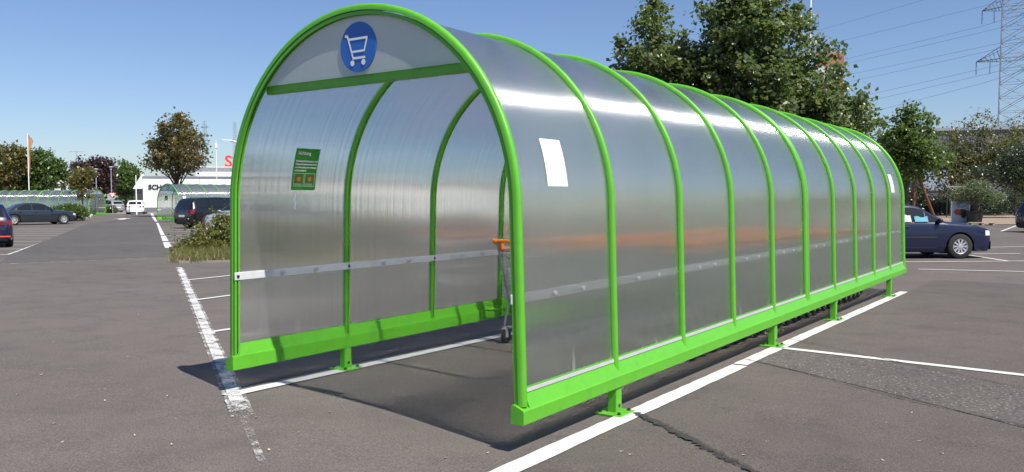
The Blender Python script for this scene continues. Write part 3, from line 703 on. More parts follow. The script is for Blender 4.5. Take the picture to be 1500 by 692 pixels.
    # wheels
    for xc in (xf, xr):
        for s in (1, -1):
            yc = s*(W/2-.105)
            k = MB(); k.lathe([(wr*.60, -.10), (wr*.90, -.105), (wr*.985, -.085), (wr, -.05), (wr, .05), (wr*.985, .085), (wr*.90, .105), (wr*.62, .098), (wr*.60, -.10)], (xc, yc, wr), 'y', 36)
            wl = k.build('wheel', M['tyre'], root, 40)
            k = MB(); o_ = s*.085
            k.lathe([(wr*.52, o_-s*.05), (wr*.60, o_-s*.004), (wr*.63, o_+s*.012), (wr*.60, o_+s*.016), (wr*.54, o_)], (xc, yc, wr), 'y', 36)
            k.lathe([(.0001, o_+s*.012), (wr*.17, o_+s*.010), (wr*.2, o_-s*.01)], (xc, yc, wr), 'y', 24)
            nsp = 10 if kind == 'saloon' else 5
            for j in range(nsp):
                t = 2*PI*j/nsp; ca, sa = math.cos(t), math.sin(t); w0, w1 = (wr*.05, wr*.085) if nsp == 10 else (wr*.09, wr*.12)
                P = [(wr*.15, -w0), (wr*.57, -w1), (wr*.57, w1), (wr*.15, w0)]
                vs = [(xc+a*ca-b*sa, yc+o_+s*.006, wr+a*sa+b*ca) for a, b in P]+[(xc+a*ca-b*sa, yc+o_-s*.02, wr+a*sa+b*ca) for a, b in P]
                k.add(vs, [(0, 1, 2, 3), (4, 7, 6, 5), (0, 4, 5, 1), (2, 6, 7, 3), (1, 5, 6, 2), (0, 3, 7, 4)])
            k.build('rim', M['rim'], wl)
            MB().lathe([(.0001, o_-s*.045), (wr*.58, o_-s*.045)], (xc, yc, wr), 'y', 30).build('brake_disc', M['black'], wl)
    # lamps wrap the corners
    side_patch('headlight', .440*L, .4925*L, lambda x: H*.415, lambda x: min(H*.505, sec(x)[1]-.05), M['lamp'], .006)
    side_patch('tail_light', -.4965*L, -.455*L, lambda x: H*.47, lambda x: min(H*.60, sec(x)[1]-.03), M['tail'], .006)
    for s in (1, -1):
        MB().box((-.5*L-.004, s*W*.285, H*.535 if kind != 'saloon' else H*.52), (.014, W*.11, H*.085), .005).build('tail_light', M['tail'], root)
        yb = s*(side_y(.16*L, H*.66)+.085)
        m_ = MB(); m_.box((.165*L, yb, H*.685), (.10, .17, .125), .03); m_.build('wing_mirror', paintmat, root, 50)
    if plate:
        MB().box((-.5*L-.008, 0, H*.40), (.012, .52, .11), .003).build('number_plate', M['sheet'], root)
        MB().box((.5*L+.004, 0, H*.25), (.012, .52, .11), .003).build('number_plate', M['sheet'], root)
    m_ = MB(); m_.box((.497*L, 0, H*.385), (.02, W*.40, H*.075), .008); m_.build('grille', M['black'], root)
    for xx, nm in ((.49, 'bumper'), (-.49, 'bumper')):
        rr = []
        for j in range(-8, 9):
            yy = j/8*W*.40; ex = (.5 if xx > 0 else -.5)*L; xx_ = ex*(1-.004)-(1 if xx > 0 else -1)*abs(j/8)**3*.07
            rr.append([(xx_, yy, H*.16), (xx_+(.008 if xx > 0 else -.008), yy, H*.21), (xx_+(.008 if xx > 0 else -.008), yy, H*.29), (xx_, yy, H*.31)])
        mm = MB(); mm.grid(rr); mm.build(nm, paintmat if kind != 'suv' else M['black'], root, 60)
    return root
P_ = {}
P_['navy'] = paint('navy_car_paint', (0.003, 0.006, 0.034), 0.36, metal=0.0, var=0.03, coat=0.35, rvar=0.04)
P_['grey'] = paint('blue_grey_car_paint', (0.020, 0.028, 0.040), 0.32, metal=0.3, var=0.03, coat=1.0, rvar=0.04)
P_['deepblue'] = paint('deep_blue_car_paint', (0.005, 0.009, 0.040), 0.32, metal=0.2, var=0.03, coat=1.0, rvar=0.04)
P_['whitecar'] = paint('white_car_paint', (0.80, 0.80, 0.80), 0.30, var=0.02, coat=1.0)
P_['blackcar'] = paint('black_car_paint', (0.004, 0.0045, 0.006), 0.28, var=0.03, coat=0.8, rvar=0.04)
P_['silver'] = paint('silver_car_paint', (0.40, 0.43, 0.46), 0.35, metal=0.3, var=0.03, coat=1.0, rvar=0.04)
def place(car, anchor, px, L, W, H, heading, far_side=None):
    """put the car so that its local point `anchor` touches the surveyed ground point"""
    x, y = at(*px) if len(px) == 2 else px[:2]
    c, s = math.cos(heading), math.sin(heading)
    car.location = (x-(c*anchor[0]-s*anchor[1]), y-(s*anchor[0]+c*anchor[1]), gz(y)); car.rotation_euler.z = heading
L, W, H = 4.48, 1.73, 1.415
h = HEAD_RIGHT+.02
c = make_car('navy blue saloon parked beyond the far end of the shelter, silver ten-spoke wheels', P_['navy'], 'saloon', L, W, H, loc=(0, 0, 0), wr=.315, fx=.29, trim=True)
place(c, (.29*L, -W/2+.0), (1407, 379.5), L, W, H, h)
# teal bag in the side window, drawn as a patch outside the glass
mbt = MB(); mbt.grid([[(.03*L+.34*i/6, -(.838-(.045*j)*.486), .945+.042*j+.02*math.sin(i*1.3)*(j > 1)) for j in range(4)] for i in range(7)]); mbt.build('window_shade', M['teal'], c, 180)
mbt = MB(); mbt.grid([[(-.07*L+.36*i/6, -(.838-(.045*j)*.486), .945+.042*j+.015*math.sin(i*1.9+1)*(j > 1)) for j in range(5)] for i in range(7)]); mbt.build('window_shade', M['gasket'], c, 180)  # pale patch laid on the outside of the glass beside the bag
L, W, H = 4.70, 1.80, 1.40
hb_ = math.atan2(at(85, 328.5)[1]-at(22, 330)[1], at(85, 328.5)[0]-at(22, 330)[0])
c = make_car('grey blue saloon parked beside the round clipped bush, nose towards the driving lane', P_['grey'], 'saloon', L, W, H, loc=(0, 0, 0), wr=.325)
place(c, (.315*L, -W/2), (94, 328.8), L, W, H, hb_)
c = make_car('dark blue hatchback mostly hidden behind the grey blue saloon', P_['deepblue'], 'hatch', 4.3, 1.78, 1.50, loc=(0, 0, 0))
place(c, (0, 0), dep(-6, 56.0), 4.3, 1.78, 1.5, hb_+.05)
hl = math.atan2(at(200, 318)[1]-at(150, 345)[1], at(200, 318)[0]-at(150, 345)[0])
L, W, H = 4.5, 1.80, 1.47
c = make_car('dark blue hatchback cut off by the frame, red reflector strip across its bumper', P_['deepblue'], 'hatch', L, W, H, loc=(0, 0, 0))
place(c, (-.40*L, -W/2), (21, 362), L, W, H, math.radians(161))
MB().box((-.5*L-.012, 0, H*.245), (.05, W*.86, .045), .008).build('reflector_strip', M['red'], c)
L, W, H = 4.35, 1.85, 1.52
c = make_car('white hatchback driving away along the lane', P_['whitecar'], 'hatch', L, W, H, loc=(0, 0, 0)); place(c, (-.3*L, 0), (199, 314), L, W, H, hl-.05)
L, W, H = 4.75, 1.93, 1.70
hv = math.atan2(at(271, 344)[1]-at(240, 346)[1], at(271, 344)[0]-at(240, 346)[0])
c = make_car('black SUV parked between the overgrown shrub and the distant shelter', P_['blackcar'], 'suv', L, W, H, loc=(0, 0, 0), wr=.37); place(c, (-.295*L, W/2-.1), (277, 334), L, W, H, math.radians(88.8))
bd = MB(); bd.lathe([(.0001, -.012), (.06, -.012), (.06, 0), (.0001, 0)], (-.49*L, 0, H*.56), 'x', 20); bd.build('badge', M['steel'], c)
c = make_car('silver car peeping out between the black SUV and the shrub', P_['silver'], 'hatch', 4.2, 1.75, 1.45, loc=(0, 0, 0)); place(c, (.5*4.2, 0), (*dep(318, 38.5), 0), 4.2, 1.75, 1.45, hv+PI)
c = make_car('small dark car standing at the white store wall under the letters', P_['blackcar'], 'hatch', 4.2, 1.8, 1.5, loc=(0, 0, 0)); place(c, (0, 0), (*dep(212, 108), 0), 4.2, 1.8, 1.5, hl)
c = make_car('dark estate car under the purple leaved trees', P_['blackcar'], 'hatch', 4.5, 1.8, 1.55, loc=(0, 0, 0)); place(c, (0, 0), (*dep(152, 104), 0), 4.5, 1.8, 1.55, hl+1.9)
c = make_car('pale silver hatchback beside the yield sign post', P_['silver'], 'hatch', 4.2, 1.8, 1.5, loc=(0, 0, 0)); place(c, (0, 0), (*dep(161, 103), 0), 4.2, 1.8, 1.5, hl+.6)
c = make_car('dark car cut off at the picture edge beside the potted tree', P_['blackcar'], 'suv', 4.4, 1.8, 1.45, loc=(0, 0, 0)); place(c, (-.495*4.4, 0.3), (*dep(1499, 36.2), 0), 4.4, 1.8, 1.45, HEAD_RIGHT+.25)

# ------------------------------------------------------------------ vegetation
def leaves_mesh(name, P, size, seed, up=0.5, fold=0.12, aspect=0.8):
    """one small folded leaf at every point of P"""
    rg = np.random.default_rng(seed); n = len(P)
    nrm = rg.normal(size=(n, 3)); nrm[:, 2] += up*2; nrm /= np.linalg.norm(nrm, axis=1)[:, None]
    t = rg.normal(size=(n, 3)); t[:, 2] -= .4; t -= nrm*(t*nrm).sum(1)[:, None]; t /= np.linalg.norm(t, axis=1)[:, None]
    b = np.cross(nrm, t); sz = size*rg.uniform(.6, 1.25, n)[:, None]
    a0 = P; a1 = P+t*sz*.38+b*sz*.5*aspect-nrm*sz*fold; a2 = P+t*sz; a3 = P+t*sz*.38-b*sz*.5*aspect-nrm*sz*fold
    V = np.stack([a0, a1, a2, a3], 1).reshape(-1, 3)
    idx = np.arange(n)*4
    T = np.stack([idx, idx+1, idx+2, idx, idx+2, idx+3], 1).reshape(-1)
    me = bpy.data.meshes.new(name); me.vertices.add(4*n); me.vertices.foreach_set('co', V.ravel())
    me.loops.add(6*n); me.loops.foreach_set('vertex_index', T.astype(np.int32))
    me.polygons.add(2*n); me.polygons.foreach_set('loop_start', np.arange(2*n, dtype=np.int32)*3); me.polygons.foreach_set('loop_total', np.full(2*n, 3, np.int32))
    me.update(calc_edges=True); return me
def cloud(blobs, n_cl, per, spread, seed, shell=0.55):
    """leaf points grouped in clumps inside a set of ellipsoids (centre, radii); most clumps near the surface"""
    rg = np.random.default_rng(seed); vol = np.array([b[1][0]*b[1][1]*b[1][2] for b in blobs])**.67; pk = rg.choice(len(blobs), n_cl, p=vol/vol.sum())
    d = rg.normal(size=(n_cl, 3)); d /= np.linalg.norm(d, axis=1)[:, None]
    rad = np.where(rg.random(n_cl) < shell, rg.uniform(.78, 1.12, n_cl), rg.random(n_cl)**.5*.85)
    C = np.array([blobs[i][0] for i in pk])+d*rad[:, None]*np.array([blobs[i][1] for i in pk])
    k = np.maximum(3, (per*rg.lognormal(0, .45, n_cl)).astype(int)); sp = spread*rg.uniform(.6, 1.35, n_cl)
    P = np.repeat(C, k, 0)+rg.normal(size=(k.sum(), 3))*np.repeat(sp, k)[:, None]*np.array([1, 1, .72])
    return P, C
def limb_mb(mb, a, b, r0_, r1_, seed, n=6):
    rg = random.Random(seed); a = Vector(a); b = Vector(b); L = (b-a).length; pts = []
    for i in range(6):
        t = i/5; p = a.lerp(b, t)+Vector((rg.gauss(0, .03), rg.gauss(0, .03), rg.gauss(0, .02)+.12*math.sin(PI*t)))*L*(0 if i in (0, 5) else 1); pts.append(p)
    mb.tube(pts, [r0_+(r1_-r0_)*i/5 for i in range(6)], n)
LEAF = {
 'maple': leafmat('maple_leaf', [(.085,.135,.042), (.11,.17,.05), (.14,.19,.06), (.18,.21,.085), (.095,.14,.055)]),
 'green': leafmat('green_leaf', [(0.065, 0.120, 0.026), (0.092, 0.157, 0.033), (0.111, 0.185, 0.046)]),
 'autumn': leafmat('yellowing_leaf', [(0.122, 0.140, 0.030), (0.169, 0.160, 0.037), (0.206, 0.140, 0.041), (0.104, 0.131, 0.034), (0.150, 0.094, 0.041)]),
 'brown': leafmat('browning_leaf', [(0.168, 0.139, 0.050), (0.223, 0.157, 0.063), (0.134, 0.145, 0.050), (0.189, 0.100, 0.045), (0.111, 0.123, 0.045)]),
 'purple': leafmat('purple_leaf', [(0.046, 0.019, 0.020), (0.064, 0.025, 0.024), (0.040, 0.020, 0.023)], .15),
 'dark': leafmat('needle', [(0.026, 0.053, 0.022), (0.037, 0.067, 0.028), (0.053, 0.084, 0.034)], .1),
 'sparse': leafmat('olive_brown_leaf', [(.11, .125, .045), (.15, .135, .05), (.10, .105, .045), (.17, .13, .05), (.09, .115, .04)]),
 'shrub': leafmat('shrub_leaf', [(.155, .185, .035), (.22, .225, .05), (.12, .15, .03), (.27, .245, .075), (.18, .15, .055)]),
 'olive': leafmat('olive_leaf', [(0.131, 0.175, 0.096), (0.175, 0.219, 0.131), (0.096, 0.140, 0.070)]),
 'bush': leafmat('clipped_leaf', [(0.078, 0.133, 0.022), (0.102, 0.156, 0.028), (0.062, 0.109, 0.022)]),
 'straw': leafmat('dry_straw', [(0.264, 0.209, 0.094), (0.209, 0.171, 0.077), (0.154, 0.154, 0.055), (0.308, 0.242, 0.121)], .2)}
def tree(name, label, xy, top, base, blobs, n_cl, per, spread, leaf, mat, trunk_r, seed, group=None, trunk_lean=0.0, limbs=9, up=0.5):
    """blobs in metres relative to the trunk foot; base = height where limbs start"""
    x, y = xy; root = thing(name, label, 'tree', (x, y, gz(y)), 0, group)
    P, C = cloud(blobs, n_cl, per, spread, seed)
    link('crown', leaves_mesh('crown', P, leaf, seed+1, up), LEAF[mat], root)
    mb = MB(); rg = random.Random(seed)
    tip = (trunk_lean, 0, top*.82); pts = [(0, 0, -.1)]+[(trunk_lean*t+rg.gauss(0, .03), rg.gauss(0, .03), top*.82*t) for t in (.15, .3, .45, .6, .8)]+[tip]
    mb.tube(pts, [trunk_r*1.25]+[trunk_r*(1-.85*t) for t in (.15, .3, .45, .6, .8, 1)], 9)
    for k in range(limbs):
        c = C[rg.randrange(len(C))]; t = min(.78, max(base/top, c[2]/top*rg.uniform(.45, .75)))
        limb_mb(mb, (trunk_lean*t, 0, top*.82*t), c, trunk_r*(1-.85*t)*.6, .012, seed+k)
    mb.build('trunk', M['bark'], root, 60)
    return root
G = 'trees around the car park'
# the plane/maple pair behind the shelter
def px(depth): return F/depth
D = 21.0; xy = dep(952, D); zt = hgt(955, -4, D)
tree('maple_tree', 'lower leafy green maple behind the shelter, the top of its crown inside the frame', xy, zt, 1.8,
     [((.0, 0, zt-1.5), (.80, 1.1, 1.1)), ((-.35, .1, zt-2.1), (.75, 1.2, 1.0)), ((.55, .2, zt-2.0), (.9, 1.2, 1.0)), ((.05, 0, zt-.50), (.32, .4, .5)), ((-1.15, 0, zt-2.75), (.35, .6, .3)), ((.2, 0, zt-3.2), (1.4, 1.4, 1.0)), ((1.0, 0, zt-1.75), (.6, .8, .75))], 520, 36, .115, .115, 'maple', .12, 21, G)
D = 20.0; xy = dep(1118, D); zt = hgt(1118, -75, D)
tree('maple_tree', 'tallest leafy green maple, rising out of the frame behind the shelter roof', xy, zt, 1.8,
     [((-.30, 0, zt-2.2), (1.22, 1.5, 1.8)), ((.62, 0, zt-3.25), (1.15, 1.4, 1.1)), ((-.8, .2, zt-3.0), (1.05, 1.4, 1.2)), ((1.55, .1, zt-4.15), (.85, 1.1, .7)), ((-1.3, .2, zt-4.0), (.9, 1.2, .9)), ((.3, -.1, zt-4.2), (1.6, 1.5, 1.0)), ((-.6, 0, zt-1.7), (.75, .9, .8)), ((2.1, 0, zt-3.75), (.25, .4, .25)), ((-.1, 0, zt-.8), (.6, .7, .7)), ((-1.65, .1, zt-2.85), (.7, .9, .75))], 1120, 38, .115, .12, 'maple', .15, 22, G)
# staked tree and thin brownish trees on the sandy lot
D = 58; xy = dep(1326, D); zt = hgt(1326, 155, D)
tree('staked_tree', 'round dark green tree tied to red brown stakes beyond the navy saloon', xy, zt, 2.0,
     [((0, 0, zt-1.7), (1.7, 1.7, 1.6)), ((-1.0, 0, zt-2.9), (1.6, 1.6, 1.3)), ((1.2, 0, zt-3.0), (1.5, 1.6, 1.3)), ((.2, 0, zt-4.0), (2.0, 1.8, 1.2)), ((.1, 0, zt-.6), (.7, .7, .7))], 300, 26, .26, .25, 'green', .11, 23, G)
for (u, v0, u1, v1, lab) in ((1337, 262, 1338, 318, 'upright red brown wooden stake holding the round tree'), (1345, 262, 1370, 319, 'slanting red brown wooden stake propping the round tree')):
    D2 = 57.0; a = dep(u, D2); b = dep(u1, D2); m_ = MB(); m_.tube([(*b, gz(b[1])-.05), (*a, hgt(u, v0, D2))], .10, 8)
    m_.build('tree_stake', M['stake'], None, 60, lab, 'stake', 'stakes of the round tree')
D = 67
for (u, vt, hw, seed, lab) in ((1432, 160, 1.0, 31, 'thin olive brown tree in front of the grey hall, its sparse top against the sky'), (1486, 172, .85, 32, 'thin brownish tree below the big pylon'), (1392, 182, .6, 33, 'slim light brown tree between the round staked tree and the thin trees')):
    xy = dep(u, D); zt = hgt(u, vt, D)
    tree('thin_tree', lab, xy, zt, 2.4, [((0, 0, zt-1.2), (1.0*hw, 1.0, 1.4)), ((-1.1*hw, 0, zt-3.0), (1.6*hw, 1.4, 1.4)), ((1.2*hw, 0, zt-3.1), (1.6*hw, 1.4, 1.4)), ((0, 0, zt-4.6), (2.5*hw, 1.7, 1.5))], int(260*hw), 17, .30, .20, 'sparse', .09, seed, G, limbs=26)
D = 60; xy = dep(1500, D); zt = hgt(1500, 205, D)
tree('pine_tree', 'dark spreading pine at the picture edge behind the potted tree', xy, zt, 2.0, [((0, 0, zt-1.0), (2.0, 1.6, .8)), ((-.8, 0, zt-2.1), (2.3, 1.8, .7)), ((.5, 0, zt-3.0), (2.2, 1.8, .6))], 230, 34, .22, .16, 'dark', .16, 36, G, up=.2)
# trees beyond the driving lane
def far_tree(name, lab, u, D, vt, vb, hw, mat, seed, n, leaf, trunk=.16, lobes=5, per=22, spr=.30):
    xy = dep(u, D); zt = hgt(u, vt, D); zb_ = max(1.6, hgt(u, vb, D)); w = hw/px(D); hh = (zt-zb_)/2; rg = random.Random(seed)
    bl = [((0, 0, zb_+hh), (w*.72, w*.72, hh*.9))]
    for k in range(lobes):
        a = rg.uniform(0, 2*PI); q = rg.uniform(-.55, .75); rr = w*.55*(1-.35*max(0, q)); bl.append(((math.cos(a)*rr, math.sin(a)*rr, zb_+hh+q*hh), (w*rg.uniform(.35, .5), w*rg.uniform(.35, .5), hh*rg.uniform(.28, .42))))
    return tree(name, lab, xy, zt, zb_*.8, bl, n, per, spr, leaf, mat, trunk, seed, G)
far_tree('broad_tree', 'yellowing broad tree behind the long distant shelter at the picture edge', 2, 96, 205, 288, 48, 'autumn', 41, 340, .34)
far_tree('broad_tree', 'dense green broad tree beside the orange flag', 66, 100, 217, 290, 37, 'green', 42, 330, .34)
far_tree('young_tree', 'small yellowish staked tree at the end of the distant shelter', 122, 77, 240, 292, 22, 'autumn', 43, 110, .24, .07, 5, 16, .22)
a = dep(129, 76.5); MB().tube([(*a, gz(a[1])-.1), (*a, 2.6)], .04, 6).build('tree_stake', M['bark'], None, 60, 'thin grey stake beside the small yellowish tree', 'stake')
far_tree('purple_tree', 'purple leaved tree behind the small yellowish tree', 122, 106, 227, 285, 21, 'purple', 44, 200, .32)
far_tree('purple_tree', 'dark purple tree beside the two armed street lamp', 151, 102, 230, 291, 19, 'purple', 45, 260, .32)
far_tree('broad_tree', 'green tree between the purple tree and the white store', 186, 118, 238, 293, 27, 'green', 46, 240, .36)
D = 74; xy = dep(259, D); zt = hgt(259, 166, D); w = 60/px(D)
tree('maple_tree', 'browning maple in front of the white store, behind the distant shelter', xy, zt, 2.2,
     [((.5, 0, zt-1.6), (1.6, 1.5, 1.6)), ((-1.1, 0, zt-2.6), (1.6, 1.6, 1.3)), ((1.9, 0, zt-2.9), (1.4, 1.6, 1.4)), ((-2.6, 0, zt-3.9), (1.3, 1.4, .9)), ((2.9, 0, zt-4.2), (1.0, 1.2, .9)), ((0, 0, zt-4.2), (2.6, 1.8, 1.1)), ((.9, 0, zt-.5), (.6, .6, .7)), ((-1.9, 0, zt-1.3), (.5, .5, .5)), ((-3.3, 0, zt-2.6), (.5, .5, .35))], 430, 18, .24, .25, 'brown', .15, 47, G, limbs=34)
# shrubs
def bush(name, lab, xy, blobs, n, per, spr, leaf, mat, seed, shoots=0, up=.4, cat='shrub', group=None):
    x, y = xy; root = thing(name, lab, cat, (x, y, gz(y)), 0, group); P, C = cloud(blobs, n, per, spr, seed); P = P[P[:, 2] > .03]
    rg = np.random.default_rng(seed)
    if shoots:
        ex = []
        for k in range(shoots):
            b = blobs[rg.integers(len(blobs))]; d = rg.normal(size=3); d[2] = abs(d[2])+.8; d /= np.linalg.norm(d); p = np.array(b[0])+d*np.array(b[1])*.8
            L_ = rg.uniform(.15, .5)
            for t in np.linspace(0, 1, 14): ex.append(p+(d+np.array([0, 0, .4]))*L_*t+rg.normal(size=3)*.03)
        P = np.vstack([P, np.array(ex)])
    link('foliage', leaves_mesh('foliage', P, leaf, seed+3, up), LEAF[mat], root)
    mb = MB(); r2 = random.Random(seed)
    for k in range(7):
        c = C[r2.randrange(len(C))]; limb_mb(mb, (r2.uniform(-.1, .1), r2.uniform(-.1, .1), 0), c, .022, .006, seed+k, 5)
    mb.build('stem', M['bark'], root); return root
x0, y0 = at(316, 372)
ur = np.array([R_[0], R_[1]]); uf = np.array([f0[0], f0[1]])/np.linalg.norm(f0[:2])
def rel(a, b, z): v = ur*a+uf*b; return (float(v[0]), float(v[1]), z)
bush('overgrown_shrub', 'overgrown green shrub on the kerbed island beside the shelter', (x0, y0),
     [(rel(.1, .3, .45), (.75, .75, .48)), (rel(.55, .4, .55), (.7, .7, .50)), (rel(-.45, .1, .28), (.50, .5, .30)), (rel(1.2, .6, .5), (.7, .7, .45)), (rel(.2, .2, .85), (.3, .3, .28)), (rel(-.85, -.05, .12), (.3, .3, .16)), (rel(-.2, -.15, .2), (.8, .3, .22)), (rel(.7, -.1, .2), (.7, .3, .22))], 560, 26, .075, .075, 'shrub', 51, 46)
# dry grass round its foot
rg = np.random.default_rng(5); pts = []
def blade_mesh(name, base, h0, h1, w, seed):
    rg = np.random.default_rng(seed); n = len(base); a = rg.uniform(0, 2*PI, n); d = np.stack([np.cos(a), np.sin(a), np.zeros(n)], 1); ln = rg.uniform(h0, h1, n)[:, None]
    lean = rg.normal(size=(n, 3))*.45; lean[:, 2] = 1; V = np.stack([base-d*w, base+d*w, base+lean*ln], 1).reshape(-1, 3); me = bpy.data.meshes.new(name)
    me.from_pydata(V.tolist(), [], [(3*i, 3*i+1, 3*i+2) for i in range(n)]); return me
B_, Bg = [], []
mounds = [(rg.uniform(255, 345), rg.uniform(372, 384), rg.uniform(2.5, 7)) for _ in range(40)]
for _ in range(9000):
    mu, mv, ms = mounds[rg.integers(len(mounds))]
    u_, v_ = rg.normal(mu, ms), rg.normal(mv, ms*.35)
    if v_ > 386.5-(u_-255)*.03 or v_ < 352: continue
    p = np.array(at(u_, v_)); (B_ if rg.random() < .55 else Bg).append((p[0], p[1], gz(p[1])+.02))
link('dry_grass', blade_mesh('dry_grass', np.array(B_), .03, .22, .007, 6), LEAF['straw'], kind='stuff')
link('green_grass', blade_mesh('green_grass', np.array(Bg), .05, .34, .008, 7), LEAF['shrub'], kind='stuff')
x1, y1 = dep(102, 61)
bush('clipped_bush', 'round clipped green bush behind the grey blue saloon', (x1, y1), [((0, 0, .58), (1.25, 1.2, .62)), ((.35, 0, .7), (.9, 1.0, .5))], 420, 22, .09, .12, 'bush', 53)
bush('low_shrub', 'low green shrub by the yield sign at the far road edge', dep(158, 96), [((0, 0, .5), (.9, .8, .5)), ((.8, 0, .4), (.6, .6, .4))], 90, 16, .14, .2, 'bush', 54)
# hedge and fence behind the sandy lot
xa, ya = dep(1200, 66); xb, yb = dep(1347, 66); nb = 12
hx = thing('hedge', 'tall dark green hedge behind the slanting stakes', 'hedge', ((xa+xb)/2, (ya+yb)/2, gz(ya)))
P, C = cloud([(((xa-(xa+xb)/2)+(xb-xa)*k/nb, (ya-(ya+yb)/2)+(yb-ya)*k/nb, 1.25), (.55, .5, 1.25)) for k in range(nb+1)], 420, 22, .16, 61, .8); link('foliage', leaves_mesh('foliage', P, .20, 62), LEAF['dark'], hx)
m_ = MB()
for k in range(nb+1): q_ = k/nb; m_.tube([(xa-(xa+xb)/2+(xb-xa)*q_, ya-(ya+yb)/2+(yb-ya)*q_, -.05), (xa-(xa+xb)/2+(xb-xa)*q_+.1, ya-(ya+yb)/2+(yb-ya)*q_, 1.3)], [.06, .02], 6)
m_.build('stem', M['bark'], hx)
fx0 = np.array(dep(1345, 70)); fx1 = np.array(dep(1640, 70)); fd = fx1-fx0; fl_ = float(np.linalg.norm(fd)); fr = thing('mesh_fence', 'dark green mesh fence in front of the grey hall', 'fence', (fx0[0], fx0[1], gz(fx0[1])), math.atan2(fd[1], fd[0]))
nP = int(fl_/2.5)
for k in range(nP+1): MB().box((k*2.5, 0, 1.0), (.06, .06, 2.1), .006).build('post', M['fence'], fr)
m_ = MB()
for k in range(int(fl_/.10)): m_.box((k*.10, .03, 1.05), (.012, .006, 1.9))
for k in range(10): m_.box((fl_/2, .036, .12+k*.2), (fl_, .006, .014))
m_.build('mesh_panel', M['fence'], fr)
# undergrowth along that fence
for k, (u, w_, hh) in enumerate(((1362, 1.3, .85), (1398, 1.6, 1.0), (1440, 1.7, .95), (1478, 1.5, 1.1), (1520, 1.8, 1.0))):
    bush('dark_shrub', ['dark shrub between the stakes and the printed board', 'dark shrub above the printed board by the mesh fence', 'dark shrub seen through the potted tree', 'dark shrub behind the pallet, by the fence', 'dark shrub at the picture edge by the fence'][k], dep(u, 71.5), [((0, 0, hh*.9), (w_, .9, hh*.9))], 120, 22, .2, .2, 'dark', 70+k, group='shrubs along the mesh fence')
# potted tree
x, y = dep(1427, 48); pt = thing('potted_tree', 'feathery olive green tree in a black pot beside the printed board', 'potted tree', (x, y, gz(y)))
MB().lathe([(.0001, .0), (.33, .0), (.36, .02), (.45, .68), (.48, .70), (.48, .76), (.43, .76), (.42, .69), (.0001, .68)], (0, 0, 0), 'z', 28).build('pot', M['pot'], pt, 40)
m_ = MB(); m_.tube([(0, 0, .66), (.03, 0, .9), (-.02, 0, 1.15), (.05, 0, 1.6)], [.10, .085, .09, .04], 9)
P, C = cloud([((0, 0, 1.85), (.85, .8, .62)), ((-.75, 0, 1.65), (.65, .6, .42)), ((.75, 0, 1.55), (.65, .6, .42)), ((.1, 0, 2.3), (.55, .5, .35)), ((1.1, 0, 1.35), (.35, .35, .25))], 260, 20, .11, 81)
for k in range(10): limb_mb(m_, (.0, 0, 1.15+.04*k), C[k*7], .035, .008, 900+k)
m_.build('trunk', M['bark'], pt, 60); link('crown', leaves_mesh('crown', P, .12, 82, .8, .05, .4), LEAF['olive'], pt)
# a far belt of trees along the horizon
Pf = []
rg = np.random.default_rng(91)
for k in range(300):
    u = rg.uniform(-900, 3300); Dp = rg.uniform(150, 210); x, y = dep(u, Dp); 
    hh = rg.uniform(4.0, 7.5); Pf.append(((x, y, hh*.48), (rg.uniform(3, 6), rg.uniform(3, 5), hh*.52)))
P, C = cloud(Pf, 2600, 12, .8, 92); link('far_woods', leaves_mesh('far_woods', P, 1.3, 93), LEAF['green'], kind='stuff')

# ------------------------------------------------------------------ buildings
def face_view(u): x, y = dep(u, 100); return math.atan2(y-CAM[1], x-CAM[0])-PI/2
D = 100; u0 = 211; a = np.array(dep(211, 100)); b = np.array(dep(620, 112)); hd = b-a; Lh = float(np.linalg.norm(hd)); th = math.atan2(hd[1], hd[0])
st = thing('store_building', 'white flat roofed store with dark letters on its front and coloured letters on the roof', 'building', (a[0], a[1], gz(a[1])), th)
zt1 = hgt(211, 257, 100); zt2 = hgt(310, 244, 103)
MB().box((9.0, 7, zt1/2), (18, 14, zt1)).build('entrance_block', M['wallw'], st)
hl_ = MB().box((Lh/2+4, 12.6, zt2/2), (Lh-4, 24, zt2)).build('hall', M['wallw'], st)
MB().box((Lh/2+4, .50, zt2+.06), (Lh-3.8, .5, .16)).build('parapet', M['wallc'], st)
m_ = MB(); m_.prism([(-1.05, zt1-1.5), (-0.02, zt1+.30), (-0.02, zt1-1.5)], -.8, 3.0, 'y'); m_.build('canopy', M['wallw'], st)
MB().box((-.48, .9, (zt1-1.52)/2), (.9, 2.6, zt1-1.52)).build('glass_porch', M['bglass'], st)
for body, size, px_, zz, mt in (('SCH', .80, .60, zt1-1.55, 'letter'),):
    me = text_mesh(body, size, .03, .04); map_mesh(me, lambda x, y, z: (px_+x, -.05-z, zz+y)); link('wall_lettering', me, M[mt], st)
sg = MB().box((Lh*.215+6.2, 1.2, zt2+.15), (9.5, .10, .06)).build('roof_sign', M['steel'], st)
xs_ = Lh*.215+2.7
for i, (ch, mt) in enumerate((('S', 'red'), ('C', 'dblue'), ('H', 'dblue'))):
    me = text_mesh(ch, 2.0, .05, .05); map_mesh(me, lambda x, y, z: (xs_-.75+i*1.55+x, 1.0-z, zt2+.12+y)); link('sign_letter', me, M[mt], sg)
MB().box((9.0, -.02, .3), (18.02, .08, .6)).build('plinth', M['wallg'], st)
m_ = MB()
for k in range(5): m_.box((3.4+k*3.0, -.012, zt1/2+.35), (.05, .03, zt1-.9))
m_.build('panel_joint', M['gasket'], st)
MB().box((9.0, -.06, zt1+.03), (18.1, .25, .10)).build('gutter', M['steel'], st)
m_ = MB()
for k in range(9): m_.box((6+k*5.5, .585, zt2*.5), (.06, .03, zt2*.96))
m_.build('panel_joint', M['gasket'], hl_)
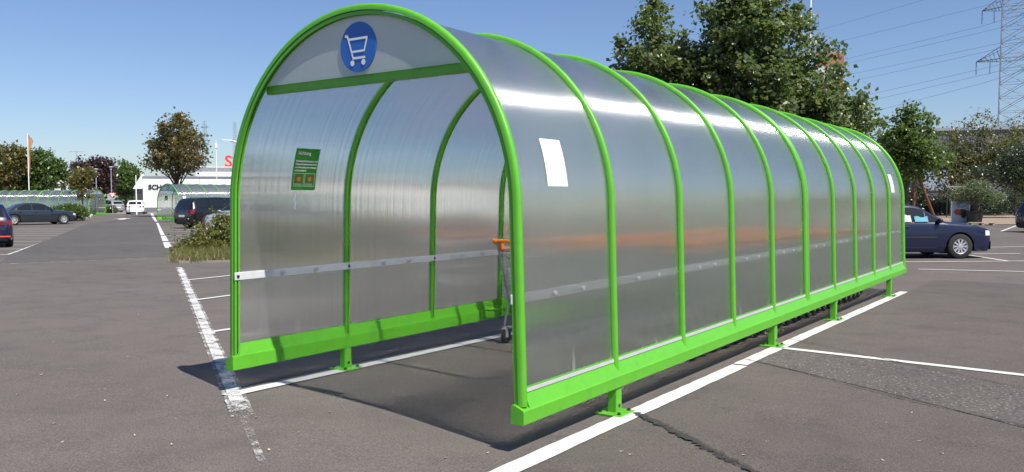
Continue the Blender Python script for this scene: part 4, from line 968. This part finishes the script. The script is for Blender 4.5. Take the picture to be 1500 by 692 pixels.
# white house far away
x, y = dep(92, 135); hs = thing('white_house', 'small white house between the green trees, far beyond the car park', 'house', (x, y, gz(y)), face_view(92))
MB().box((0, 4, 2.7), (4.6, 8, 5.4)).build('wall', M['wallc'], hs)
MB().prism([(-2.6, 5.4), (2.6, 5.4), (2.6, 5.55), (0.4, 6.1), (-2.6, 5.55)], -.3, 8.3, 'y').build('roof', M['wallg'], hs)
for dx in (-1.4, .3, 1.6): MB().box((dx, -.02, 3.8), (.8, .08, 1.1)).build('window', M['bglass'], hs)
# far low white sheds behind the long shelter
for u, w_, h_, lab in ((14, 2.6, 2.9, 'low white van roof behind the long shelter'),):
    pass
# grey hall on the other side
a = np.array(dep(1345, 82)); b = np.array(dep(1700, 76)); hd = b-a; Lh = float(np.linalg.norm(hd)); th = math.atan2(hd[1], hd[0]); zt = hgt(1440, 187, 80)
gh = thing('grey_hall', 'long grey industrial hall behind the thin trees and the mesh fence', 'building', (a[0], a[1], gz(a[1])), th)
MB().box((Lh/2, 10, zt/2), (Lh, 20, zt)).build('wall', M['wallg'], gh)
m_ = MB()
for k in range(int(Lh/.6)): m_.box((k*.6+.3, -.02, zt*.68), (.08, .05, zt*.62))
m_.build('cladding_rib', M['wallg'], gh)
MB().box((Lh/2, -.05, zt+.05), (Lh+.3, .3, .3)).build('roof_edge', M['steel'], gh)
MB().box((1.7, -.04, 3.2), (3.2, .08, 2.0)).build('light_panel', M['sky_panel'], gh)
for k in range(7): MB().box((5+k*3.2, -.04, 1.55), (2.4, .08, 1.5)).build('window', M['bglass'], gh)

# ------------------------------------------------------------------ poles, lamps, signs, pylons
def pole(name, lab, cat, u, D, vt, r, mat='white', z0=None, group=None):
    x, y = dep(u, D); z = gz(y); zt = hgt(u, vt, D); root = thing(name, lab, cat, (x, y, z), face_view(u), group)
    MB().tube([(0, 0, -.05), (0, 0, (zt-z)*.5), (0, 0, zt-z)], [r, r*.85, r*.65], 10).build('pole', M[mat], root, 60); return root, zt-z
def flagcloth(root, zt, w, hgt_, stripes=None, side=1):
    rows = []
    for j in range(15):
        t = j/14; ww = w*float(np.interp(t, [0, .12, .3, .42, .55, .8, 1], [.35, 1.0, .55, .18, .30, .28, .10]))
        rows.append([(side*(.05+ww*i/8), .10*math.sin(i*1.1+j*.7)*(i/8), zt-.15-hgt_*t-.35*w*(i/8)**1.4*(1-t)) for i in range(9)])
    MB().grid(rows).build('flag', M['flag'], root, 180)
    if stripes:
        MB().grid([[(p[0], p[1]-.02, p[2]) for p in r] for r in rows[stripes[0]:stripes[1]]]).build('flag_stripe', M['white'], root, 180)
r, zt = pole('flagpole', 'tall white flagpole with a limp orange flag, between the broad trees', 'flagpole', 44.5, 88, 196, .06); flagcloth(r, zt, .50, 4.0, None)
r, zt = pole('flagpole', 'white flagpole with an orange and white flag, half hidden by the tallest maple', 'flagpole', 1183, 36, -70, .06)
rows = []
x0_ = .22
def flag2(z_top, hgt_, w): 
    rows = [[(x0_+w*i/8, .10*math.sin(i*1.0+j*.5), z_top-hgt_*j/14-.12*i/8) for i in range(9)] for j in range(15)]
    MB().grid(rows).build('flag', M['flag'], r, 180); MB().grid([[(p[0], p[1]-.02, p[2]) for p in q] for q in rows[5:10]]).build('flag_stripe', M['white'], r, 180)
flag2(hgt(1183, 74, 36), 1.75, 1.15); MB().tube([(0, 0, hgt(1183, 76, 36)), (x0_+1.2, 0, hgt(1183, 76, 36)-.02)], .02, 6).build('flag_arm', M['white'], r)
def lamp(lab, u, D, vt):
    r, zt = pole('street_lamp', lab, 'street lamp', u, D, vt, .07, 'steel', group='street lamps beyond the lane')
    MB().lathe([(.0001, .07), (.12, .06), (.27, .0), (.28, -.02), (.13, -.07), (.11, -.36), (.06, -.40), (.0001, -.40)], (0, 0, zt), 'z', 18).build('lamp_head', M['gasket'], r, 40)
lamp('street lamp with a wide round head, in front of the purple trees', 143, 94, 248); lamp('street lamp with a wide round head, carrying the yield sign post line', 165, 99, 245)
r, zt = pole('street_lamp', 'tall white lamp post with a curved thin arm beside the roof letters', 'street lamp', 319, 84, 206, .065, 'white')
m_ = MB(); m_.tube([(0, 0, zt-.25), (.6, 0, zt+.05), (1.4, 0, zt+.02), (2.0, 0, zt-.1), (2.9, 0, zt+.0)], .018, 6); m_.build('arm', M['steel'], r)
m_ = MB(); m_.box((0, 0, zt-.6), (.26, .22, .45), .04); m_.build('lamp_head', M['white'], r)
r, zt = pole('marker_post', 'plain white post in front of the store letters', 'post', 201, 86, 257, .075, 'white')
r, zt = pole('antenna_mast', 'thin roof antenna mast standing over the purple tree', 'antenna', 115, 128, 222, .05, 'pylon'); MB().box((0, 0, zt-.1), (2.0, .06, .06)).build('antenna_bar', M['pylon'], r)
r, zt = pole('yield_sign', 'red and white yield sign at the far end of the lane', 'traffic sign', 166, 95, 287, .035, 'steel')
def tri(k, z, y): return [(0, y, z-.55*k), (-.62*k, y, z+.5*k), (.62*k, y, z+.5*k)]
zc_ = zt+.05; m_ = MB(); A_, B_ = tri(.56, zc_, -.05), tri(.56, zc_, -.02); m_.add(A_+B_, [(0, 1, 2), (5, 4, 3), (0, 3, 4, 1), (1, 4, 5, 2), (2, 5, 3, 0)]); pl = m_.build('sign_plate', M['red'], r); MB().add(tri(.40, zc_+.015, -.056), [(0, 1, 2)]).build('sign_face', M['sheet'], pl)
r, zt = pole('gate_post', 'dark slim post with a short cross arm at the edge of the sandy lot', 'post', 1386, 62, 273, .045, 'fence'); MB().box((.6, 0, zt-.05), (1.3, .07, .10)).build('cross_arm', M['gasket'], r)
# printed board and pallet beside the potted tree
x, y = dep(1406, 48.6); bdh = thing('printed_board', 'pale blue standing board printed with a dark red and black picture', 'advertising board', (x, y, gz(y)), face_view(1406)+.25)
m_ = MB(); m_.box((0, 0, .66), (.90, .07, 1.30), .012); f1 = m_.build('board', M['board'], bdh)
for s in (-1, 1): MB().box((s*.47, -.0, .67), (.05, .10, 1.34), .008).build('edge_post', M['white'], bdh)
for (cx_, cz, rx_, rz_, mt, yy, nm) in ((.10, .66, .30, .19, 'letter', -.040, 'picture'), (-.16, .68, .19, .17, 'redbrown', -.044, 'picture'), (.16, .46, .13, .14, 'letter', -.042, 'picture')):
    MB().add([(cx_+rx_*math.cos(t*PI/14)*(1+.08*math.sin(3*t)), yy, cz+rz_*math.sin(t*PI/14)) for t in range(28)], [tuple(range(28))]).build(nm, M[mt], f1)
for zz, wd in ((1.16, .34), (1.03, .58), (.96, .36)): MB().box((.02, -.0375, zz), (wd, .004, .030)).build('print_line', M['dblue'], f1)
x, y = dep(1437, 45.8); pa = thing('wooden_pallet', 'pale wooden pallet lying on the ground in front of the black pot', 'pallet', (x, y, gz(y)), face_view(1437)+.2)
for k in range(5): MB().box((0, -.4+.2*k, .135), (1.2, .12, .022)).build('deck_board', M['wood'], pa)
for k in range(3): MB().box((-.52+.52*k, 0, .062), (.10, .9, .115)).build('bearer', M['wood'], pa)

def pylon(lab, u, D, vtop, vlow, w_low, arms, heading, r=.10, w_top=.6):
    x, y = dep(u, D); z = gz(y); zt = hgt(u, vtop, D); root = thing('power_pylon', lab, 'pylon', (x, y, z), heading, 'power pylons'); m_ = MB()
    zl = hgt(u, vlow, D)
    def hw(zz): return max(w_top, w_low+(zl-zz)*(w_low-w_top*1.5)/max(1, (zt-zl))*.55)
    lv = [0]; 
    while lv[-1] < zt-1: lv.append(lv[-1]+max(2.0, hw(lv[-1])*1.25))
    lv[-1] = zt
    cs = lambda zz: [(sx*hw(zz), sy*hw(zz), zz) for sx, sy in ((-1, -1), (1, -1), (1, 1), (-1, 1))]
    for i in range(len(lv)-1):
        A, B = cs(lv[i]), cs(lv[i+1])
        for k in range(4):
            l = (k+1) % 4; m_.tube([A[k], B[k]], r*1.3, 4, False); m_.tube([A[k], B[l]], r*.7, 4, False); m_.tube([A[l], B[k]], r*.7, 4, False); m_.tube([B[k], B[l]], r*.6, 4, False)
    m_.build('tower', M['pylon'], root)
    for v, half in arms:
        za = hgt(u, v, D); w = hw(za); am = MB()
        for s in (-1, 1):
            tip = (s*half, 0, za)
            for sy in (-1, 1):
                am.tube([(s*w, sy*w, za), tip], r*1.2, 4, False); am.tube([(s*w, sy*w, za+w*1.1), tip], r*1.0, 4, False)
                n = 6
                for k in range(n):
                    t0_, t1_ = k/n, (k+1)/n
                    am.tube([(s*(w+(half-w)*t0_), sy*w*(1-t0_), za), (s*(w+(half-w)*t1_), sy*w*(1-t1_), za+w*1.1*(1-t1_))], r*.6, 4, False)
            for k in range(n): t0_ = k/n; am.tube([(s*(w+(half-w)*t0_), -w*(1-t0_), za), (s*(w+(half-w)*t0_), w*(1-t0_), za)], r*.6, 4, False)
        for sy in (-1, 1): am.tube([(-w-.05, sy*w, za+.02), (w+.05, sy*w, za+.02)], r, 4, False); am.tube([(sy*w, -w-.05, za+.02), (sy*w, w+.05, za+.02)], r, 4, False)
        am.build('cross_arm', M['pylon'], root)
        for s in (-1, 1):
            for f_ in (1.0, .62):
                if v > -60 and D < 300: MB().tube([(s*half*f_, 0, za), (s*half*f_, 0, za-3.4)], .12, 6).build('insulator', M['pylon'], root)
    return root
D = 215
pylon('tall steel lattice pylon above the thin trees at the picture edge', 1478, D, -170, 180, 3.0, ((88, 8.3), (14, 7.2)), HEAD_RIGHT-.55, .085, 1.1)
pylon('far lattice pylon between the browning maple and the lamp post', 303, 430, 178, 240, .95, ((187, 2.6), (199, 3.2), (212, 2.8)), HEAD_RIGHT-.4, .06, .25)
pylon('far lattice pylon beside the edge of the shelter, over the roof letters', 347, 480, 180, 235, 1.0, ((208, 3.4), (232, 3.4)), HEAD_RIGHT-.3, .05, .2)
# conductors running from the big pylon to a far one
for k, (u0, v0, u1, v1) in enumerate(((1360, -2, 1205, 43), (1445, 8, 1205, 69), (1441, 38, 1225, 91), (1458, 43, 1225, 98), (1462, 64, 1250, 108), (1462, 72, 1262, 116), (1456, 97, 1262, 141), (1470, 103, 1265, 150), (1440, 122, 1262, 168))):
    A = CAM+ray(u0, v0)*205; ex = (u1-u0)*2.6; B = CAM+ray(u0+ex, v0+(v1-v0)*2.25)*640; A2 = CAM+ray(u0-(u1-u0)*.5, v0-(v1-v0)*.62)*170
    pts = [A2]+[A+(B-A)*t-np.array([0, 0, 10.0*t*(1-t)]) for t in np.linspace(0, 1, 14)]
    MB().tube(pts, .04, 4, False).build('power_line', M['wire'], None, None, 'thin power line running from the tall pylon across the sky', 'power line', 'power lines of the tall pylon')

# scraps lying on the asphalt
lit = MB(); rg = random.Random(12)
for k in range(150):
    u, v = rg.uniform(0, 1500), 400+280*rg.random()**1.3
    if 330 < u < 1320 and v < 600: continue
    x, y = at(u, v); s_ = rg.uniform(.006, .018); a_ = rg.uniform(0, 6.28)
    lit.add([(x+s_*math.cos(a_+q*1.57)*(1 if q % 2 else .6), y+s_*math.sin(a_+q*1.57)*(1 if q % 2 else .6), gz(y)+.007+.006*(q == 1)) for q in range(4)], [(0, 1, 2, 3)])
lit.build('litter', M['wood'], kind='stuff')

# trees on the other side of the car park, seen only as reflections in the sheets
for k, (x, y, hh) in enumerate(((26, 30, 8), (33, 44, 9), (40, 20, 8), (46, 60, 9), (30, 70, 8), (52, 36, 9))):
    tree('broad_tree', 'green tree standing outside the view at the far side of the car park', (x, y), hh, 2.0, [((0, 0, hh-3), (3, 3, 2.6)), ((1.5, 1, hh-4), (2, 2, 1.8))], 90, 14, .5, .6, 'green', .2, 200+k, G)

# ------------------------------------------------------------------ light
el, az_dir = math.radians(54.3), Vector((.572, -.138, .82)).normalized()
sd = bpy.data.lights.new('sun', 'SUN'); sd.energy = 5.0; sd.angle = math.radians(0.55); sd.color = (1.0, 0.95, 0.88)
so = bpy.data.objects.new('sun', sd); COL.objects.link(so); so.rotation_euler = az_dir.to_track_quat('Z', 'Y').to_euler(); so.location = (20, -10, 40)
w = bpy.data.worlds.new('World'); S.world = w; w.use_nodes = True; t = w.node_tree; t.nodes.clear()
sky = t.nodes.new('ShaderNodeTexSky'); sky.sky_type = 'NISHITA'; sky.sun_disc = False; sky.sun_elevation = el
sky.sun_rotation = math.atan2(az_dir.x, az_dir.y); sky.air_density = 1.0; sky.dust_density = 0.5; sky.ozone_density = 2.2; sky.altitude = 50
bg = t.nodes.new('ShaderNodeBackground'); bg.inputs[1].default_value = 0.088
ow = t.nodes.new('ShaderNodeOutputWorld'); t.links.new(mixc(t, 1.0, sky.outputs[0], (0.82, 0.89, 1.05), 'MULTIPLY'), bg.inputs[0]); t.links.new(bg.outputs[0], ow.inputs[0])
S.view_settings.view_transform = 'Standard'; S.view_settings.look = 'None'; S.view_settings.gamma = 1; S.view_settings.use_curve_mapping = False; S.view_settings.exposure = 0.42
S.cycles.use_denoising = True
try:
    S.cycles.denoiser = 'OPENIMAGEDENOISE'; S.cycles.denoising_input_passes = 'RGB_ALBEDO'
except Exception: pass
S.cycles.max_bounces = 10; S.cycles.transparent_max_bounces = 16; S.cycles.sample_clamp_indirect = 8
